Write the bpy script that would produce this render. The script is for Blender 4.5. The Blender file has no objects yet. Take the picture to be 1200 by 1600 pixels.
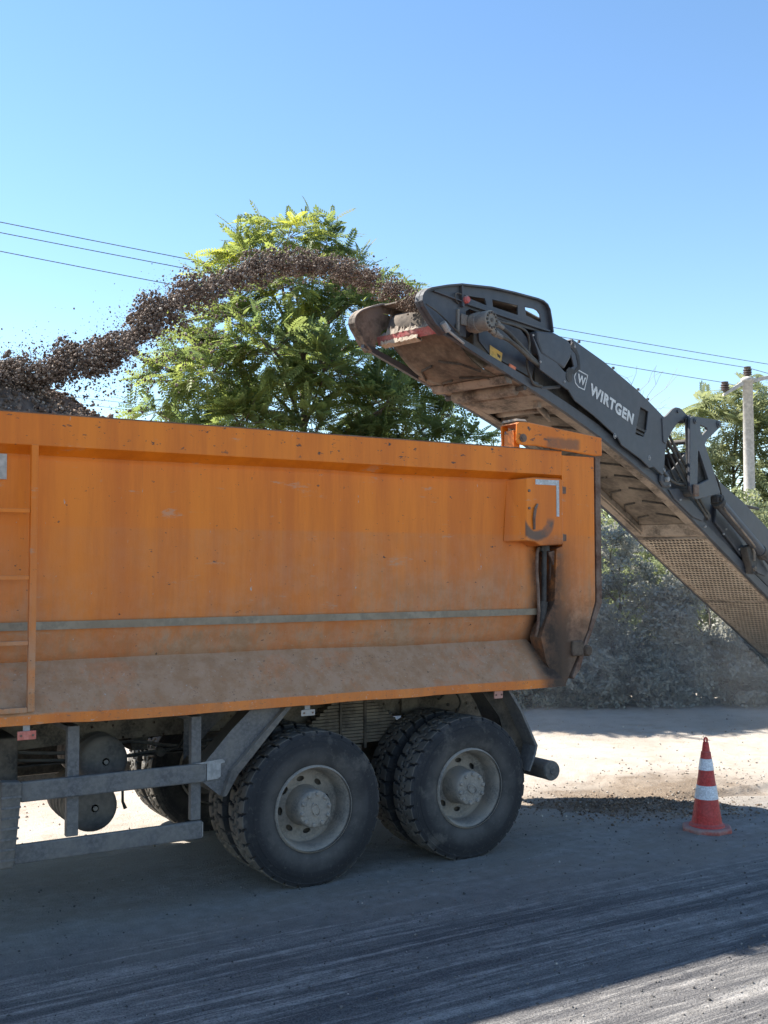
import bpy, bmesh, math, random
import numpy as np
from mathutils import Vector, Matrix
from mathutils.geometry import tessellate_polygon
R = math.radians
random.seed(7)
rng = np.random.default_rng(11)
scene = bpy.context.scene
col = scene.collection

# ------------------------------------------------------------------ camera, sky, sun, exposure
cam_d = bpy.data.cameras.new('camera')
cam_d.sensor_fit = 'VERTICAL'; cam_d.sensor_height = 24.0; cam_d.lens = 24.0 * 1673.4 / 1600.0
cam_d.clip_end = 3000.0
cam = bpy.data.objects.new('camera', cam_d); col.objects.link(cam)
cam.location = (-3.5626, -6.7353, 2.2457)
cam.rotation_euler = (R(90 + 2.838), 0, R(-31.49))
scene.camera = cam

SUN_AZ, SUN_EL = R(-38.7), R(46.2)
world = bpy.data.worlds.new('World'); scene.world = world; world.use_nodes = True
wn = world.node_tree
bg = wn.nodes['Background']; bg.inputs['Strength'].default_value = 0.088
sky = wn.nodes.new('ShaderNodeTexSky'); sky.sky_type = 'NISHITA'; sky.sun_disc = False
sky.sun_elevation = SUN_EL; sky.sun_rotation = SUN_AZ
sky.altitude = 0; sky.air_density = 1.0; sky.dust_density = 0.0; sky.ozone_density = 1.2
hs_ = wn.nodes.new('ShaderNodeHueSaturation'); hs_.inputs['Saturation'].default_value = 1.12; hs_.inputs['Hue'].default_value = .499
wn.links.new(sky.outputs[0], hs_.inputs['Color']); wn.links.new(hs_.outputs[0], bg.inputs[0])
sd = bpy.data.lights.new('sun', 'SUN'); sd.energy = 4.6; sd.angle = R(0.53); sd.color = (1.0, 0.95, 0.87)
sun = bpy.data.objects.new('sun', sd); col.objects.link(sun)
S = Vector((math.sin(SUN_AZ) * math.cos(SUN_EL), math.cos(SUN_AZ) * math.cos(SUN_EL), math.sin(SUN_EL)))
sun.rotation_euler = S.to_track_quat('Z', 'Y').to_euler(); sun.location = (10, 20, 30)
vs = scene.view_settings
vs.view_transform = 'Standard'; vs.look = 'None'; vs.gamma = 1.0; vs.use_curve_mapping = False
vs.exposure = 1.5

# ------------------------------------------------------------------ object helpers
def tag(o, label=None, cat=None, group=None, kind=None):
    if label: o['label'] = label
    if cat: o['category'] = cat
    if group: o['group'] = group
    if kind: o['kind'] = kind
    return o

def thing(name, loc, label, cat, group=None, rz=0.0):
    o = bpy.data.objects.new(name, None); col.objects.link(o)
    o.location = loc; o.rotation_euler = (0, 0, rz); o.empty_display_size = 0.2
    return tag(o, label, cat, group)

def link(name, me, mat, parent=None, local=False, bevel=0.0, smooth=False):
    """mesh -> object; coordinates in the mesh are world ones unless local is set"""
    o = bpy.data.objects.new(name, me); col.objects.link(o)
    if mat is not None and len(me.materials) == 0: me.materials.append(mat)
    if parent is not None:
        o.parent = parent
        if not local:
            m = Matrix.Identity(4); q = parent
            while q is not None:
                m = q.matrix_basis @ m if q.parent is None else q.matrix_basis @ m
                q = q.parent
            o.matrix_basis = chain(parent).inverted()
    if smooth:
        me.polygons.foreach_set('use_smooth', [True] * len(me.polygons))
    if bevel > 0:
        b = o.modifiers.new('bevel', 'BEVEL'); b.width = bevel; b.segments = 2; b.limit_method = 'ANGLE'; b.angle_limit = R(40)
        b.harden_normals = False
    return o

def chain(o):
    m = o.matrix_basis.copy()
    while o.parent is not None:
        o = o.parent; m = o.matrix_basis @ m
    return m

class MB:
    """collects vertices and faces for ONE mesh"""
    def __init__(s): s.v = []; s.f = []
    def add(s, vs, fs):
        b = len(s.v); s.v += [tuple(x) for x in vs]; s.f += [tuple(i + b for i in f) for f in fs]; return s
    def box(s, x0, x1, y0, y1, z0, z1):
        return s.add([(x0,y0,z0),(x1,y0,z0),(x1,y1,z0),(x0,y1,z0),(x0,y0,z1),(x1,y0,z1),(x1,y1,z1),(x0,y1,z1)],
                     [(3,2,1,0),(4,5,6,7),(0,1,5,4),(1,2,6,5),(2,3,7,6),(3,0,4,7)])
    def prism(s, loops, a, b, fn):
        """polygon (with holes) extruded; fn(p, q, w) maps 2-D point and depth to 3-D"""
        if not isinstance(loops[0][0], (tuple, list)): loops = [loops]
        flat = [p for l in loops for p in l]
        tris = tessellate_polygon([[Vector((p[0], p[1], 0)) for p in l] for l in loops])
        n = len(flat)
        vs = [fn(p[0], p[1], a) for p in flat] + [fn(p[0], p[1], b) for p in flat]
        fs = []
        if len(loops) == 1:
            fs.append(tuple(range(n))); fs.append(tuple(range(2*n-1, n-1, -1)))
        else:
            for t in tris:
                fs.append(tuple(t)); fs.append(tuple(i + n for i in reversed(t)))
        k = 0
        for l in loops:
            m = len(l)
            for i in range(m):
                j = (i + 1) % m
                fs.append((k+i, k+j, k+j+n, k+i+n))
            k += m
        return s.add(vs, fs)
    def tube(s, pts, r, n=8, cap=True):
        pts = [Vector(p) for p in pts]; m = len(pts)
        rr = r if isinstance(r, (list, tuple)) else [r] * m
        ref = None; vs = []
        for i, p in enumerate(pts):
            d = (pts[min(i+1, m-1)] - pts[max(i-1, 0)]).normalized()
            if ref is None:
                ref = Vector((0,0,1)) if abs(d.z) < .9 else Vector((1,0,0))
            u = d.cross(ref).normalized(); w = u.cross(d).normalized(); ref = w
            for k in range(n):
                a = 2*math.pi*k/n
                vs.append(p + (u*math.cos(a) + w*math.sin(a)) * rr[i])
        fs = []
        for i in range(m-1):
            for k in range(n):
                k2 = (k+1) % n
                fs.append((i*n+k, i*n+k2, (i+1)*n+k2, (i+1)*n+k))
        if cap:
            fs.append(tuple(range(n-1, -1, -1))); fs.append(tuple((m-1)*n+k for k in range(n)))
        return s.add(vs, fs)
    def lathe(s, prof, n, c=(0,0,0), axis='y', close=False):
        """prof: (radius, position along axis)"""
        vs = []; m = len(prof)
        for k in range(n):
            a = 2*math.pi*k/n; ca, sa = math.cos(a), math.sin(a)
            for r, h in prof:
                if axis == 'y': vs.append((c[0]+r*ca, c[1]+h, c[2]+r*sa))
                elif axis == 'z': vs.append((c[0]+r*ca, c[1]+r*sa, c[2]+h))
                else: vs.append((c[0]+h, c[1]+r*ca, c[2]+r*sa))
        fs = []
        for k in range(n):
            k2 = (k+1) % n
            for i in range(m-1 if not close else m):
                j = (i+1) % m
                fs.append((k*m+i, k*m+j, k2*m+j, k2*m+i))
        return s.add(vs, fs)
    def mesh(s, name):
        me = bpy.data.meshes.new(name); me.from_pydata(s.v, [], s.f)
        bm = bmesh.new(); bm.from_mesh(me); bmesh.ops.recalc_face_normals(bm, faces=bm.faces); bm.to_mesh(me); bm.free()
        me.update(); return me
    def build(s, name, mat, parent=None, bevel=0.0, smooth=False, local=False):
        return link(name, s.mesh(name), mat, parent, local, bevel, smooth)

def side(p, q, w): return (p, w, q)          # polygon in the u-z plane, depth along v
def cross(p, q, w): return (w, p, q)         # polygon in the v-z plane, depth along u
def flat(p, q, w): return (p, q, w)          # polygon on the ground plan

def np_mesh(name, V, F, mat, cols=None, smooth=False):
    """big mesh from arrays; F is (m,k)"""
    me = bpy.data.meshes.new(name); k = F.shape[1]
    me.vertices.add(len(V)); me.vertices.foreach_set('co', V.astype(np.float32).ravel())
    me.loops.add(F.size); me.loops.foreach_set('vertex_index', F.astype(np.int32).ravel())
    me.polygons.add(len(F)); me.polygons.foreach_set('loop_start', np.arange(0, F.size, k, dtype=np.int32))
    me.polygons.foreach_set('loop_total', np.full(len(F), k, dtype=np.int32))
    if smooth: me.polygons.foreach_set('use_smooth', np.ones(len(F), dtype=bool))
    me.update(calc_edges=True)
    if cols is not None:
        a = me.attributes.new('tint', 'FLOAT', 'POINT'); a.data.foreach_set('value', cols.astype(np.float32))
    me.materials.append(mat)
    return me

def vnoise(x, y, seed=0):
    """smooth value noise, numpy"""
    xi = np.floor(x).astype(int); yi = np.floor(y).astype(int); fx = x - xi; fy = y - yi
    def h(a, b):
        n = (a * 374761393 + b * 668265263 + seed * 1442695041) & 0x7fffffff
        n = ((n ^ (n >> 13)) * 1274126177) & 0x7fffffff
        return ((n ^ (n >> 16)) & 0xffff) / 65535.0
    fx = fx*fx*(3-2*fx); fy = fy*fy*(3-2*fy)
    return (h(xi,yi)*(1-fx)+h(xi+1,yi)*fx)*(1-fy) + (h(xi,yi+1)*(1-fx)+h(xi+1,yi+1)*fx)*fy

def smooth_pts(pts, n=6):
    P = [Vector(p) for p in pts]; out = []
    for i in range(len(P)-1):
        a, b, c, d = P[max(i-1, 0)], P[i], P[i+1], P[min(i+2, len(P)-1)]
        for k in range(n):
            t = k/n
            out.append(.5*((2*b) + (c-a)*t + (2*a-5*b+4*c-d)*t*t + (3*b-a-3*c+d)*t**3))
    out.append(P[-1]); return out

# ------------------------------------------------------------------ material helpers
class NT:
    def __init__(s, name):
        s.m = bpy.data.materials.new(name); s.m.use_nodes = True; s.t = s.m.node_tree
        s.b = s.t.nodes['Principled BSDF']; s.out = s.t.nodes['Material Output']
        s.geo = s.t.nodes.new('ShaderNodeNewGeometry')
        s.pos = s.geo.outputs['Position']
    def L(s, a, b): s.t.links.new(a, b)
    def setin(s, sock, v):
        if hasattr(v, 'is_output'): s.L(v, sock)
        else: sock.default_value = v
    def mathn(s, op, a, b=None, c=None, clamp=False):
        n = s.t.nodes.new('ShaderNodeMath'); n.operation = op; n.use_clamp = clamp
        s.setin(n.inputs[0], a)
        if b is not None: s.setin(n.inputs[1], b)
        if c is not None: s.setin(n.inputs[2], c)
        return n.outputs[0]
    def vec(s, scale=(1,1,1), src=None, rot=(0,0,0)):
        n = s.t.nodes.new('ShaderNodeMapping'); n.inputs['Scale'].default_value = scale; n.inputs['Rotation'].default_value = rot
        s.L(src or s.pos, n.inputs['Vector']); return n.outputs[0]
    def noise(s, scale, detail=4, rough=.55, vec=None, dist=0):
        n = s.t.nodes.new('ShaderNodeTexNoise'); n.inputs['Scale'].default_value = scale
        n.inputs['Detail'].default_value = detail; n.inputs['Roughness'].default_value = rough; n.inputs['Distortion'].default_value = dist
        s.L(vec or s.pos, n.inputs['Vector']); return n.outputs['Fac']
    def voro(s, scale, vec=None, out='Distance', feature='F1'):
        n = s.t.nodes.new('ShaderNodeTexVoronoi'); n.feature = feature; n.inputs['Scale'].default_value = scale
        s.L(vec or s.pos, n.inputs['Vector']); return n.outputs[out]
    def step(s, f, a, b, lo=0.0, hi=1.0):
        n = s.t.nodes.new('ShaderNodeMapRange'); n.interpolation_type = 'SMOOTHSTEP'
        s.setin(n.inputs[0], f); n.inputs[1].default_value = a; n.inputs[2].default_value = b
        n.inputs[3].default_value = lo; n.inputs[4].default_value = hi; return n.outputs[0]
    def mix(s, f, a, b):
        n = s.t.nodes.new('ShaderNodeMix'); n.data_type = 'RGBA'
        s.setin(n.inputs[0], f)
        for i, v in ((6, a), (7, b)):
            if hasattr(v, 'is_output'): s.L(v, n.inputs[i])
            else: n.inputs[i].default_value = (*v, 1) if len(v) == 3 else v
        return n.outputs[2]
    def xyz(s, src=None):
        n = s.t.nodes.new('ShaderNodeSeparateXYZ'); s.L(src or s.pos, n.inputs[0]); return n.outputs
    def bump(s, h, strength=.3, dist=.01):
        n = s.t.nodes.new('ShaderNodeBump'); n.inputs['Strength'].default_value = strength; n.inputs['Distance'].default_value = dist
        s.L(h, n.inputs['Height']); s.L(n.outputs[0], s.b.inputs['Normal'])
    def done(s, colr, rough=.6, metal=0.0, spec=.5):
        s.setin(s.b.inputs['Base Color'], colr if hasattr(colr, 'is_output') else (*colr, 1))
        s.setin(s.b.inputs['Roughness'], rough); s.b.inputs['Metallic'].default_value = metal
        s.b.inputs['Specular IOR Level'].default_value = spec
        return s.m

DUST = (0.30, 0.265, 0.225)
def dusty(name, base, dust=DUST, amt=.45, rough=.6, metal=0.0, scale=3.0, up=.7, chip=None, chip_t=.68, bump=.15, var=.25):
    t = NT(name)
    n1 = t.noise(scale, 6, .6); n2 = t.noise(scale*9, 4, .6)
    c = t.mix(t.step(n2, .35, .7), tuple(x*(1-var) for x in base), tuple(min(1, x*(1+var)) for x in base))
    f = t.mathn('ADD', t.step(n1, .30, .72, 0, amt*1.3), t.step(n2, .4, .75, 0, amt*.4))
    nz = t.xyz(t.geo.outputs['Normal'])[2]
    f = t.mathn('ADD', f, t.step(nz, .15, .9, 0, up), clamp=True)
    c = t.mix(f, c, dust)
    if chip:
        v = t.noise(26, 5, .7, t.vec((1, 1, .6)))
        c = t.mix(t.step(v, chip_t, chip_t+.03), c, chip)
    r = t.mathn('ADD', t.mathn('MULTIPLY', f, .9 - rough), rough)
    if bump: t.bump(t.noise(scale*40, 3), bump, .002)
    return t.done(c, r, metal, .35)

def orange_paint(name, low=True):
    t = NT(name); p = t.xyz()
    base_a, base_b = (0.78, 0.205, 0.010), (0.62, 0.145, 0.008)
    n_big = t.noise(.8, 5, .6, t.vec((1, 1, 1.6))); n_med = t.noise(9, 6, .68)
    streak = t.noise(1.0, 6, .75, t.vec((34, 34, .5))); wide = t.noise(1.0, 6, .7, t.vec((4.5, 4.5, .40)))
    c = t.mix(t.step(wide, .32, .68), base_b, base_a)
    # road dust: heavier the lower the panel, with a wash line part way down
    zf = t.step(t.mathn('ADD', p[2], t.mathn('MULTIPLY', t.mathn('SUBTRACT', t.noise(1.6, 5, .65), .5), .5)), 2.72, 1.25, 0, 1.0)
    line = t.step(t.mathn('ADD', p[2], t.mathn('MULTIPLY', n_med, .015)), 2.51, 2.485, 0, .20)
    xf = t.step(p[0], -2.2, .4, .40, 1.0)
    d = t.mathn('ADD', t.mathn('MULTIPLY', zf, .76), t.mathn('MULTIPLY', line, xf))
    blot = t.noise(2.6, 6, .68)
    d = t.mathn('MULTIPLY', d, t.step(n_big, .30, .68, .50, 1.22))
    d = t.mathn('MULTIPLY', d, t.step(blot, .34, .66, .74, 1.18))
    d = t.mathn('MULTIPLY', d, t.step(wide, .25, .75, .84, 1.14))
    d = t.mathn('MULTIPLY', d, t.step(streak, .28, .72, .72, 1.16))
    d = t.mathn('MULTIPLY', d, t.step(n_med, .25, .75, .90, 1.08))
    # the sloping foot catches far more
    d = t.mathn('ADD', d, t.step(p[2], 1.66, 1.60, 0, .03), clamp=True)
    d = t.mathn('ADD', d, t.mathn('MULTIPLY', t.mathn('MULTIPLY', t.step(p[2], 1.95, 1.66), t.step(p[2], 1.60, 1.64)), .22), clamp=True)
    edge = t.step(t.mathn('ADD', p[2], t.mathn('MULTIPLY', n_big, .02)), 1.352, 1.342)
    d = t.mathn('MULTIPLY', d, t.mathn('SUBTRACT', 1.0, t.mathn('MULTIPLY', edge, t.step(n_med, .3, .6, .45, .75))))
    nz = t.xyz(t.geo.outputs['Normal'])[2]
    d = t.mathn('ADD', d, t.step(nz, .15, .9, 0, .55), clamp=True)
    dcol = t.mix(t.step(n_med, .35, .65), (.31, .195, .115), (.38, .262, .175))
    c = t.mix(t.mathn('MULTIPLY', d, .92), c, dcol)
    # vertical run marks
    c = t.mix(t.step(streak, .58, .80, 0, .22), c, (.25, .11, .04))
    # chips and scratches through to primer and steel
    s1 = t.noise(34, 4, .7, t.vec((.55, .55, 1.0), rot=(0, .5, 0)))
    s2 = t.noise(21, 4, .7, t.vec((1.4, 1.4, .4), rot=(0, -.4, 0)))
    c = t.mix(t.step(s1, .685, .70), c, (.055, .045, .04))
    c = t.mix(t.step(s2, .70, .715), c, (.42, .36, .31))
    s4 = t.noise(5.5, 6, .75, t.vec((.35, .35, 1.4), rot=(0, .12, 0)))
    c = t.mix(t.mathn('MULTIPLY', t.step(s4, .60, .66), t.step(n_med, .35, .6, .1, .5)), c, (.42, .31, .22))
    foot = t.step(p[2], 1.62, 1.58)
    s5 = t.noise(42, 5, .75, t.vec((.7, .7, 1.2)))
    c = t.mix(t.mathn('MULTIPLY', foot, t.step(s5, .60, .66, 0, .7)), c, (.13, .095, .075))
    c = t.mix(t.mathn('MULTIPLY', foot, t.step(s5, .38, .33, 0, .6)), c, (.46, .39, .33))
    rim = t.step(p[2], 2.95, 3.05)
    s3 = t.noise(13, 6, .75, t.vec((.8, .8, 1.5)))
    c = t.mix(t.mathn('MULTIPLY', rim, t.step(s3, .615, .63)), c, (.05, .04, .036))
    def ring(cx, cz, r0, w):
        dx = t.mathn('SUBTRACT', p[0], cx); dz = t.mathn('SUBTRACT', p[2], cz)
        dd = t.mathn('SQRT', t.mathn('ADD', t.mathn('MULTIPLY', dx, dx), t.mathn('MULTIPLY', dz, dz)))
        dd = t.mathn('ADD', dd, t.mathn('MULTIPLY', t.mathn('SUBTRACT', n_med, .5), .05))
        return t.step(t.mathn('ABSOLUTE', t.mathn('SUBTRACT', dd, r0)), w, w*.45)
    rub = t.mathn('MULTIPLY', ring(1.965, 2.625, .145, .052), t.step(p[2], 2.64, 2.58))
    rub = t.mathn('MULTIPLY', rub, t.step(p[1], -.04, -.05))
    ex = t.mathn('MULTIPLY', t.step(t.mathn('ABSOLUTE', t.mathn('SUBTRACT', p[0], 2.27)), .20, .15), t.step(t.mathn('ABSOLUTE', t.mathn('SUBTRACT', t.mathn('ADD', p[2], t.mathn('MULTIPLY', n_med, .08)), 3.285)), .06, .03))
    c = t.mix(t.mathn('MULTIPLY', rub, t.step(n_med, .25, .5, .5, .92)), c, (.10, .075, .06))
    c = t.mix(t.mathn('MULTIPLY', ex, t.step(n_med, .3, .6, .35, .8)), c, (.20, .085, .04))
    # oily grime down the rear corner
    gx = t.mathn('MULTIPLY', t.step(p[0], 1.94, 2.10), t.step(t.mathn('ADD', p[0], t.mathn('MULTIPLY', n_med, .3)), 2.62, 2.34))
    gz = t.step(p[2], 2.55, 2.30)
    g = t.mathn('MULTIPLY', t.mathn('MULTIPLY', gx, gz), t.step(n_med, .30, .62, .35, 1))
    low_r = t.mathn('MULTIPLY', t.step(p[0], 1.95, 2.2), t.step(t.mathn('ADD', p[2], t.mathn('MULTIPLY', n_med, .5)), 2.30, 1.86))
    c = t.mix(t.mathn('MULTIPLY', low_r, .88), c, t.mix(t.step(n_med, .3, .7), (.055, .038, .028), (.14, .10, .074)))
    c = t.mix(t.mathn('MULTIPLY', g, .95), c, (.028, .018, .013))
    t.bump(t.mathn('ADD', t.mathn('MULTIPLY', t.noise(1.7, 4), 12.0), t.noise(120, 2)), .18, .004)
    return t.done(c, t.mathn('ADD', t.mathn('MULTIPLY', d, .35), .48), 0, .35)

def leaf_mat(name, a, b, c, dust=None, transl=.35, amt=.5):
    """a,b: range of greens by tint; c: yellowed; dust lies on the leaves"""
    t = NT(name)
    at = t.t.nodes.new('ShaderNodeAttribute'); at.attribute_name = 'tint'; f = at.outputs['Fac']
    cc = t.mix(t.step(f, 0, .7), a, b); cc = t.mix(t.step(f, .72, 1.0), cc, c)
    if dust is not None:
        n = t.noise(1.2, 4, .6); cc = t.mix(t.step(n, .25, .7, amt*.5, amt), cc, dust)
    d = t.t.nodes.new('ShaderNodeBsdfPrincipled'); t.L(cc, d.inputs['Base Color']); d.inputs['Roughness'].default_value = .55
    d.inputs['Specular IOR Level'].default_value = .3
    tr = t.t.nodes.new('ShaderNodeBsdfTranslucent')
    hs = t.t.nodes.new('ShaderNodeHueSaturation'); hs.inputs['Value'].default_value = 2.0; hs.inputs['Saturation'].default_value = 1.1; hs.inputs['Hue'].default_value = .485
    t.L(cc, hs.inputs['Color']); t.L(hs.outputs[0], tr.inputs['Color'])
    mx = t.t.nodes.new('ShaderNodeMixShader'); mx.inputs[0].default_value = transl
    t.L(d.outputs[0], mx.inputs[1]); t.L(tr.outputs[0], mx.inputs[2]); t.L(mx.outputs[0], t.out.inputs['Surface'])
    return t.m

M = {}
M['orange'] = orange_paint('orange_paint')
M['grime'] = dusty('grimy_orange', (.10, .04, .018), dust=(.035,.026,.02), amt=.9, rough=.7, scale=5, up=.3, chip=(.35,.11,.02), chip_t=.60)
M['cake'] = dusty('caked_millings', (.15, .12, .095), dust=(.30,.25,.20), amt=.7, rough=.95, scale=9, up=.5, bump=.6)
M['mud'] = dusty('dried_mud', (.075, .05, .036), dust=(.135,.10,.075), amt=.8, rough=.9, scale=8, up=.3)
M['steel_grey'] = dusty('dusty_grey_steel', (.060, .060, .064), dust=(.19,.172,.15), amt=.65, rough=.6, scale=4)
M['guard_grey'] = dusty('guard_aluminium', (.105, .108, .117), dust=(.20,.187,.17), amt=.5, rough=.5, scale=5, up=.5)
M['chassis'] = dusty('chassis_black', (.022, .021, .020), dust=(.13,.11,.088), amt=.7, rough=.7, scale=5, up=.5)
M['spring'] = dusty('spring_dusty', (.07, .06, .05), dust=(.20,.17,.132), amt=.9, rough=.8, scale=6)
M['rim'] = dusty('rim_dusty', (.20, .19, .175), dust=(.31,.275,.235), amt=.85, rough=.7, scale=7, up=.3)
M['conv'] = dusty('conveyor_paint', (.040, .046, .061), dust=(.15,.145,.14), amt=.24, rough=.42, scale=1.1, up=.8, chip=(.20,.19,.18), chip_t=.74, bump=.05, var=.12)
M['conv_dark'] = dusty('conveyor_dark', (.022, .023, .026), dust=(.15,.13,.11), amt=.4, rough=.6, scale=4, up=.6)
M['conv_dirty'] = dusty('conveyor_dirty_steel', (.085, .07, .058), dust=(.27,.22,.175), amt=.95, rough=.85, scale=4, up=.5, chip=(.12,.05,.03), chip_t=.66)
M['belt'] = dusty('belt_rubber', (.065, .053, .043), dust=(.175,.143,.112), amt=.85, rough=.9, scale=2.2, up=.0, var=.15)
M['cleat'] = dusty('belt_cleat', (.035, .03, .027), dust=(.15,.125,.10), amt=.4, rough=.9)
M['mesh'] = dusty('guard_mesh', (.32, .26, .20), dust=(.42,.35,.275), amt=.8, rough=.85, scale=5, up=.2)
M['red'] = dusty('red_scraper', (.33, .035, .045), dust=(.38,.30,.25), amt=.4, rough=.6, scale=6, up=.8)
M['rust'] = dusty('rusty_steel', (.12, .06, .04), dust=(.22,.16,.125), amt=.7, rough=.85, scale=5)
M['hose'] = dusty('hose_rubber', (.02, .02, .021), dust=(.16,.145,.125), amt=.5, rough=.65, up=.6)
M['motor'] = dusty('motor_grey', (.13, .125, .12), dust=(.25,.225,.19), amt=.7, rough=.6, scale=9)
M['yellow'] = dusty('yellow_sticker', (.62, .38, .05), amt=.3, rough=.5, up=.2)
M['black'] = dusty('black_print_and_shade', (.012, .011, .010), amt=.1, rough=.5, up=.2, bump=0)  # also paints the shade behind the guard mesh
M['white'] = dusty('white_print', (.68, .68, .67), amt=.25, rough=.5, up=.2, scale=9, bump=0)
M['button'] = dusty('red_button', (.50, .05, .06), amt=.3, rough=.45)
M['amber'] = dusty('orange_reflector', (.75, .16, .05), amt=.25, rough=.3, up=.2)
M['redref'] = dusty('red_reflector', (.62, .13, .09), dust=(.42,.32,.27), amt=.6, rough=.45, up=.2)
M['tag'] = dusty('pale_plate', (.50, .48, .45), amt=.5, rough=.6)
M['tape'] = dusty('reflective_tape', (.55, .57, .58), dust=(.36,.34,.31), amt=.5, rough=.4, up=.1, scale=8, chip=(.16,.15,.14), chip_t=.62)
M['stripe'] = dusty('grey_stripe', (.29, .25, .19), dust=(.25,.19,.13), amt=.65, rough=.6, up=0, scale=2)
M['concrete'] = dusty('pole_concrete', (.50, .48, .45), dust=(.40,.37,.33), amt=.5, rough=.9, scale=1.5, up=0)
M['porcelain'] = dusty('insulator_brown', (.055, .032, .026), amt=.15, rough=.25, up=.3)
M['galv'] = dusty('galvanised_steel', (.30, .31, .32), amt=.3, rough=.55)
M['wire'] = dusty('wire_black', (.10, .115, .12), amt=.1, rough=.6, bump=0)
M['bark'] = dusty('bark', (.12, .09, .065), dust=(.2,.175,.14), amt=.5, rough=.95, scale=6, up=.1, bump=.5)
M['twig'] = dusty('twig_grey', (.16, .12, .10), amt=.3, rough=.9, bump=0)
M['cone_red'] = dusty('cone_red', (.52, .034, .028), dust=(.36,.15,.13), amt=.30, rough=.5, scale=6, up=.35)
M['cone_band'] = dusty('cone_band', (.74, .75, .78), dust=(.50,.47,.44), amt=.35, rough=.4, scale=8, up=.1, bump=.05)
M['cone_base'] = dusty('cone_base', (.40, .075, .055), dust=(.34,.22,.19), amt=.7, rough=.75, scale=7, up=.5)

def tyre_mat():
    t = NT('tyre_rubber')
    n = t.noise(5, 5, .6); n2 = t.noise(45, 3)
    tex = t.t.nodes.new('ShaderNodeTexCoord'); o = t.xyz(tex.outputs['Object'])
    rad = t.mathn('SQRT', t.mathn('ADD', t.mathn('MULTIPLY', o[0], o[0]), t.mathn('MULTIPLY', o[2], o[2])))
    c = t.mix(t.step(n, .3, .7), (.016, .017, .020), (.036, .037, .042))
    ringd = t.mathn('MULTIPLY', t.step(rad, .42, .44), t.step(rad, .53, .495))
    c = t.mix(t.mathn('MULTIPLY', ringd, .75), c, (.016, .017, .021))
    side_d = t.mathn('MULTIPLY', t.step(rad, .45, .34), t.step(n, .30, .66, .35, .85))
    c = t.mix(side_d, c, (.085, .080, .076))
    c = t.mix(t.mathn('MULTIPLY', t.step(t.noise(3.2, 6, .7), .52, .66), .5), c, (.13, .12, .108))
    tread = t.step(rad, .535, .541)
    c = t.mix(t.mathn('MULTIPLY', tread, t.step(n, .25, .7, .45, .9)), c, (.165, .150, .13))
    c = t.mix(t.step(n2, .55, .8, 0, .25), c, (.16, .15, .14))
    t.bump(n2, .15, .002)
    return t.done(c, .72, 0, .35)
M['tyre'] = tyre_mat()

def road_mat():
    t = NT('milled_asphalt'); p = t.xyz()
    grain = t.noise(90, 4, .7); med = t.noise(9, 5, .65)
    c = t.mix(t.step(grain, .30, .72), (.050, .049, .051), (.155, .149, .149))
    spec = t.noise(260, 2, .6); c = t.mix(t.step(spec, .64, .72), c, (.30, .285, .27))
    # pale dust dragged along the lane in streaks
    vv = t.vec((.16, 2.6, 1), rot=(0, 0, R(3)))
    s = t.noise(1.5, 6, .68, vv, .4); s2 = t.noise(5.5, 5, .7, t.vec((.15, 2.4, 1), rot=(0, 0, R(4)))); s3 = t.noise(2.4, 6, .75, t.vec((.25, 5.5, 1), rot=(0, 0, R(3))))
    f = t.mathn('ADD', t.step(s, .40, .60, 0, .62), t.step(s2, .48, .62, 0, .65))
    f = t.mathn('ADD', f, t.step(s3, .54, .63, 0, .75))
    f = t.mathn('MULTIPLY', f, t.step(grain, .28, .62, .30, 1.0))
    # towards the verge the lane is buried in dust
    e = t.mathn('ADD', p[1], t.mathn('MULTIPLY', p[0], .14))
    e = t.mathn('ADD', e, t.mathn('MULTIPLY', t.mathn('SUBTRACT', t.noise(1.1, 6, .65, t.vec((.4, 1.1, 1))), .5), 1.3))
    f = t.mathn('MAXIMUM', f, t.step(e, -1.5, .1, 0, .92), clamp=True)
    c = t.mix(t.mathn('MULTIPLY', f, .82), c, t.mix(t.step(med, .3, .7), (.30, .28, .255), (.48, .45, .415)))
    c = t.mix(t.mathn('MULTIPLY', t.step(e, -1.2, -.2), t.step(t.noise(2.2, 6, .7, t.vec((.4, 1.3, 1))), .38, .62, .25, .75)), c, (.235, .205, .172))
    far_e = t.mathn('ADD', e, t.mathn('MULTIPLY', t.mathn('SUBTRACT', med, .5), .5))
    c = t.mix(t.step(far_e, .35, 1.5, 0, .9), c, (.38, .335, .285))
    c = t.mix(t.mathn('MULTIPLY', t.step(t.noise(60, 4, .7), .56, .70), t.step(e, -.9, .3, 0, .6)), c, (.14, .115, .09))
    t.bump(t.mathn('ADD', t.noise(70, 4, .7), t.mathn('MULTIPLY', t.noise(14, 3, .6, t.vec((.25, 1.6, 1))), .8)), 1.0, .018)
    return t.done(c, .9, 0, .2)
M['road'] = road_mat()

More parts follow.
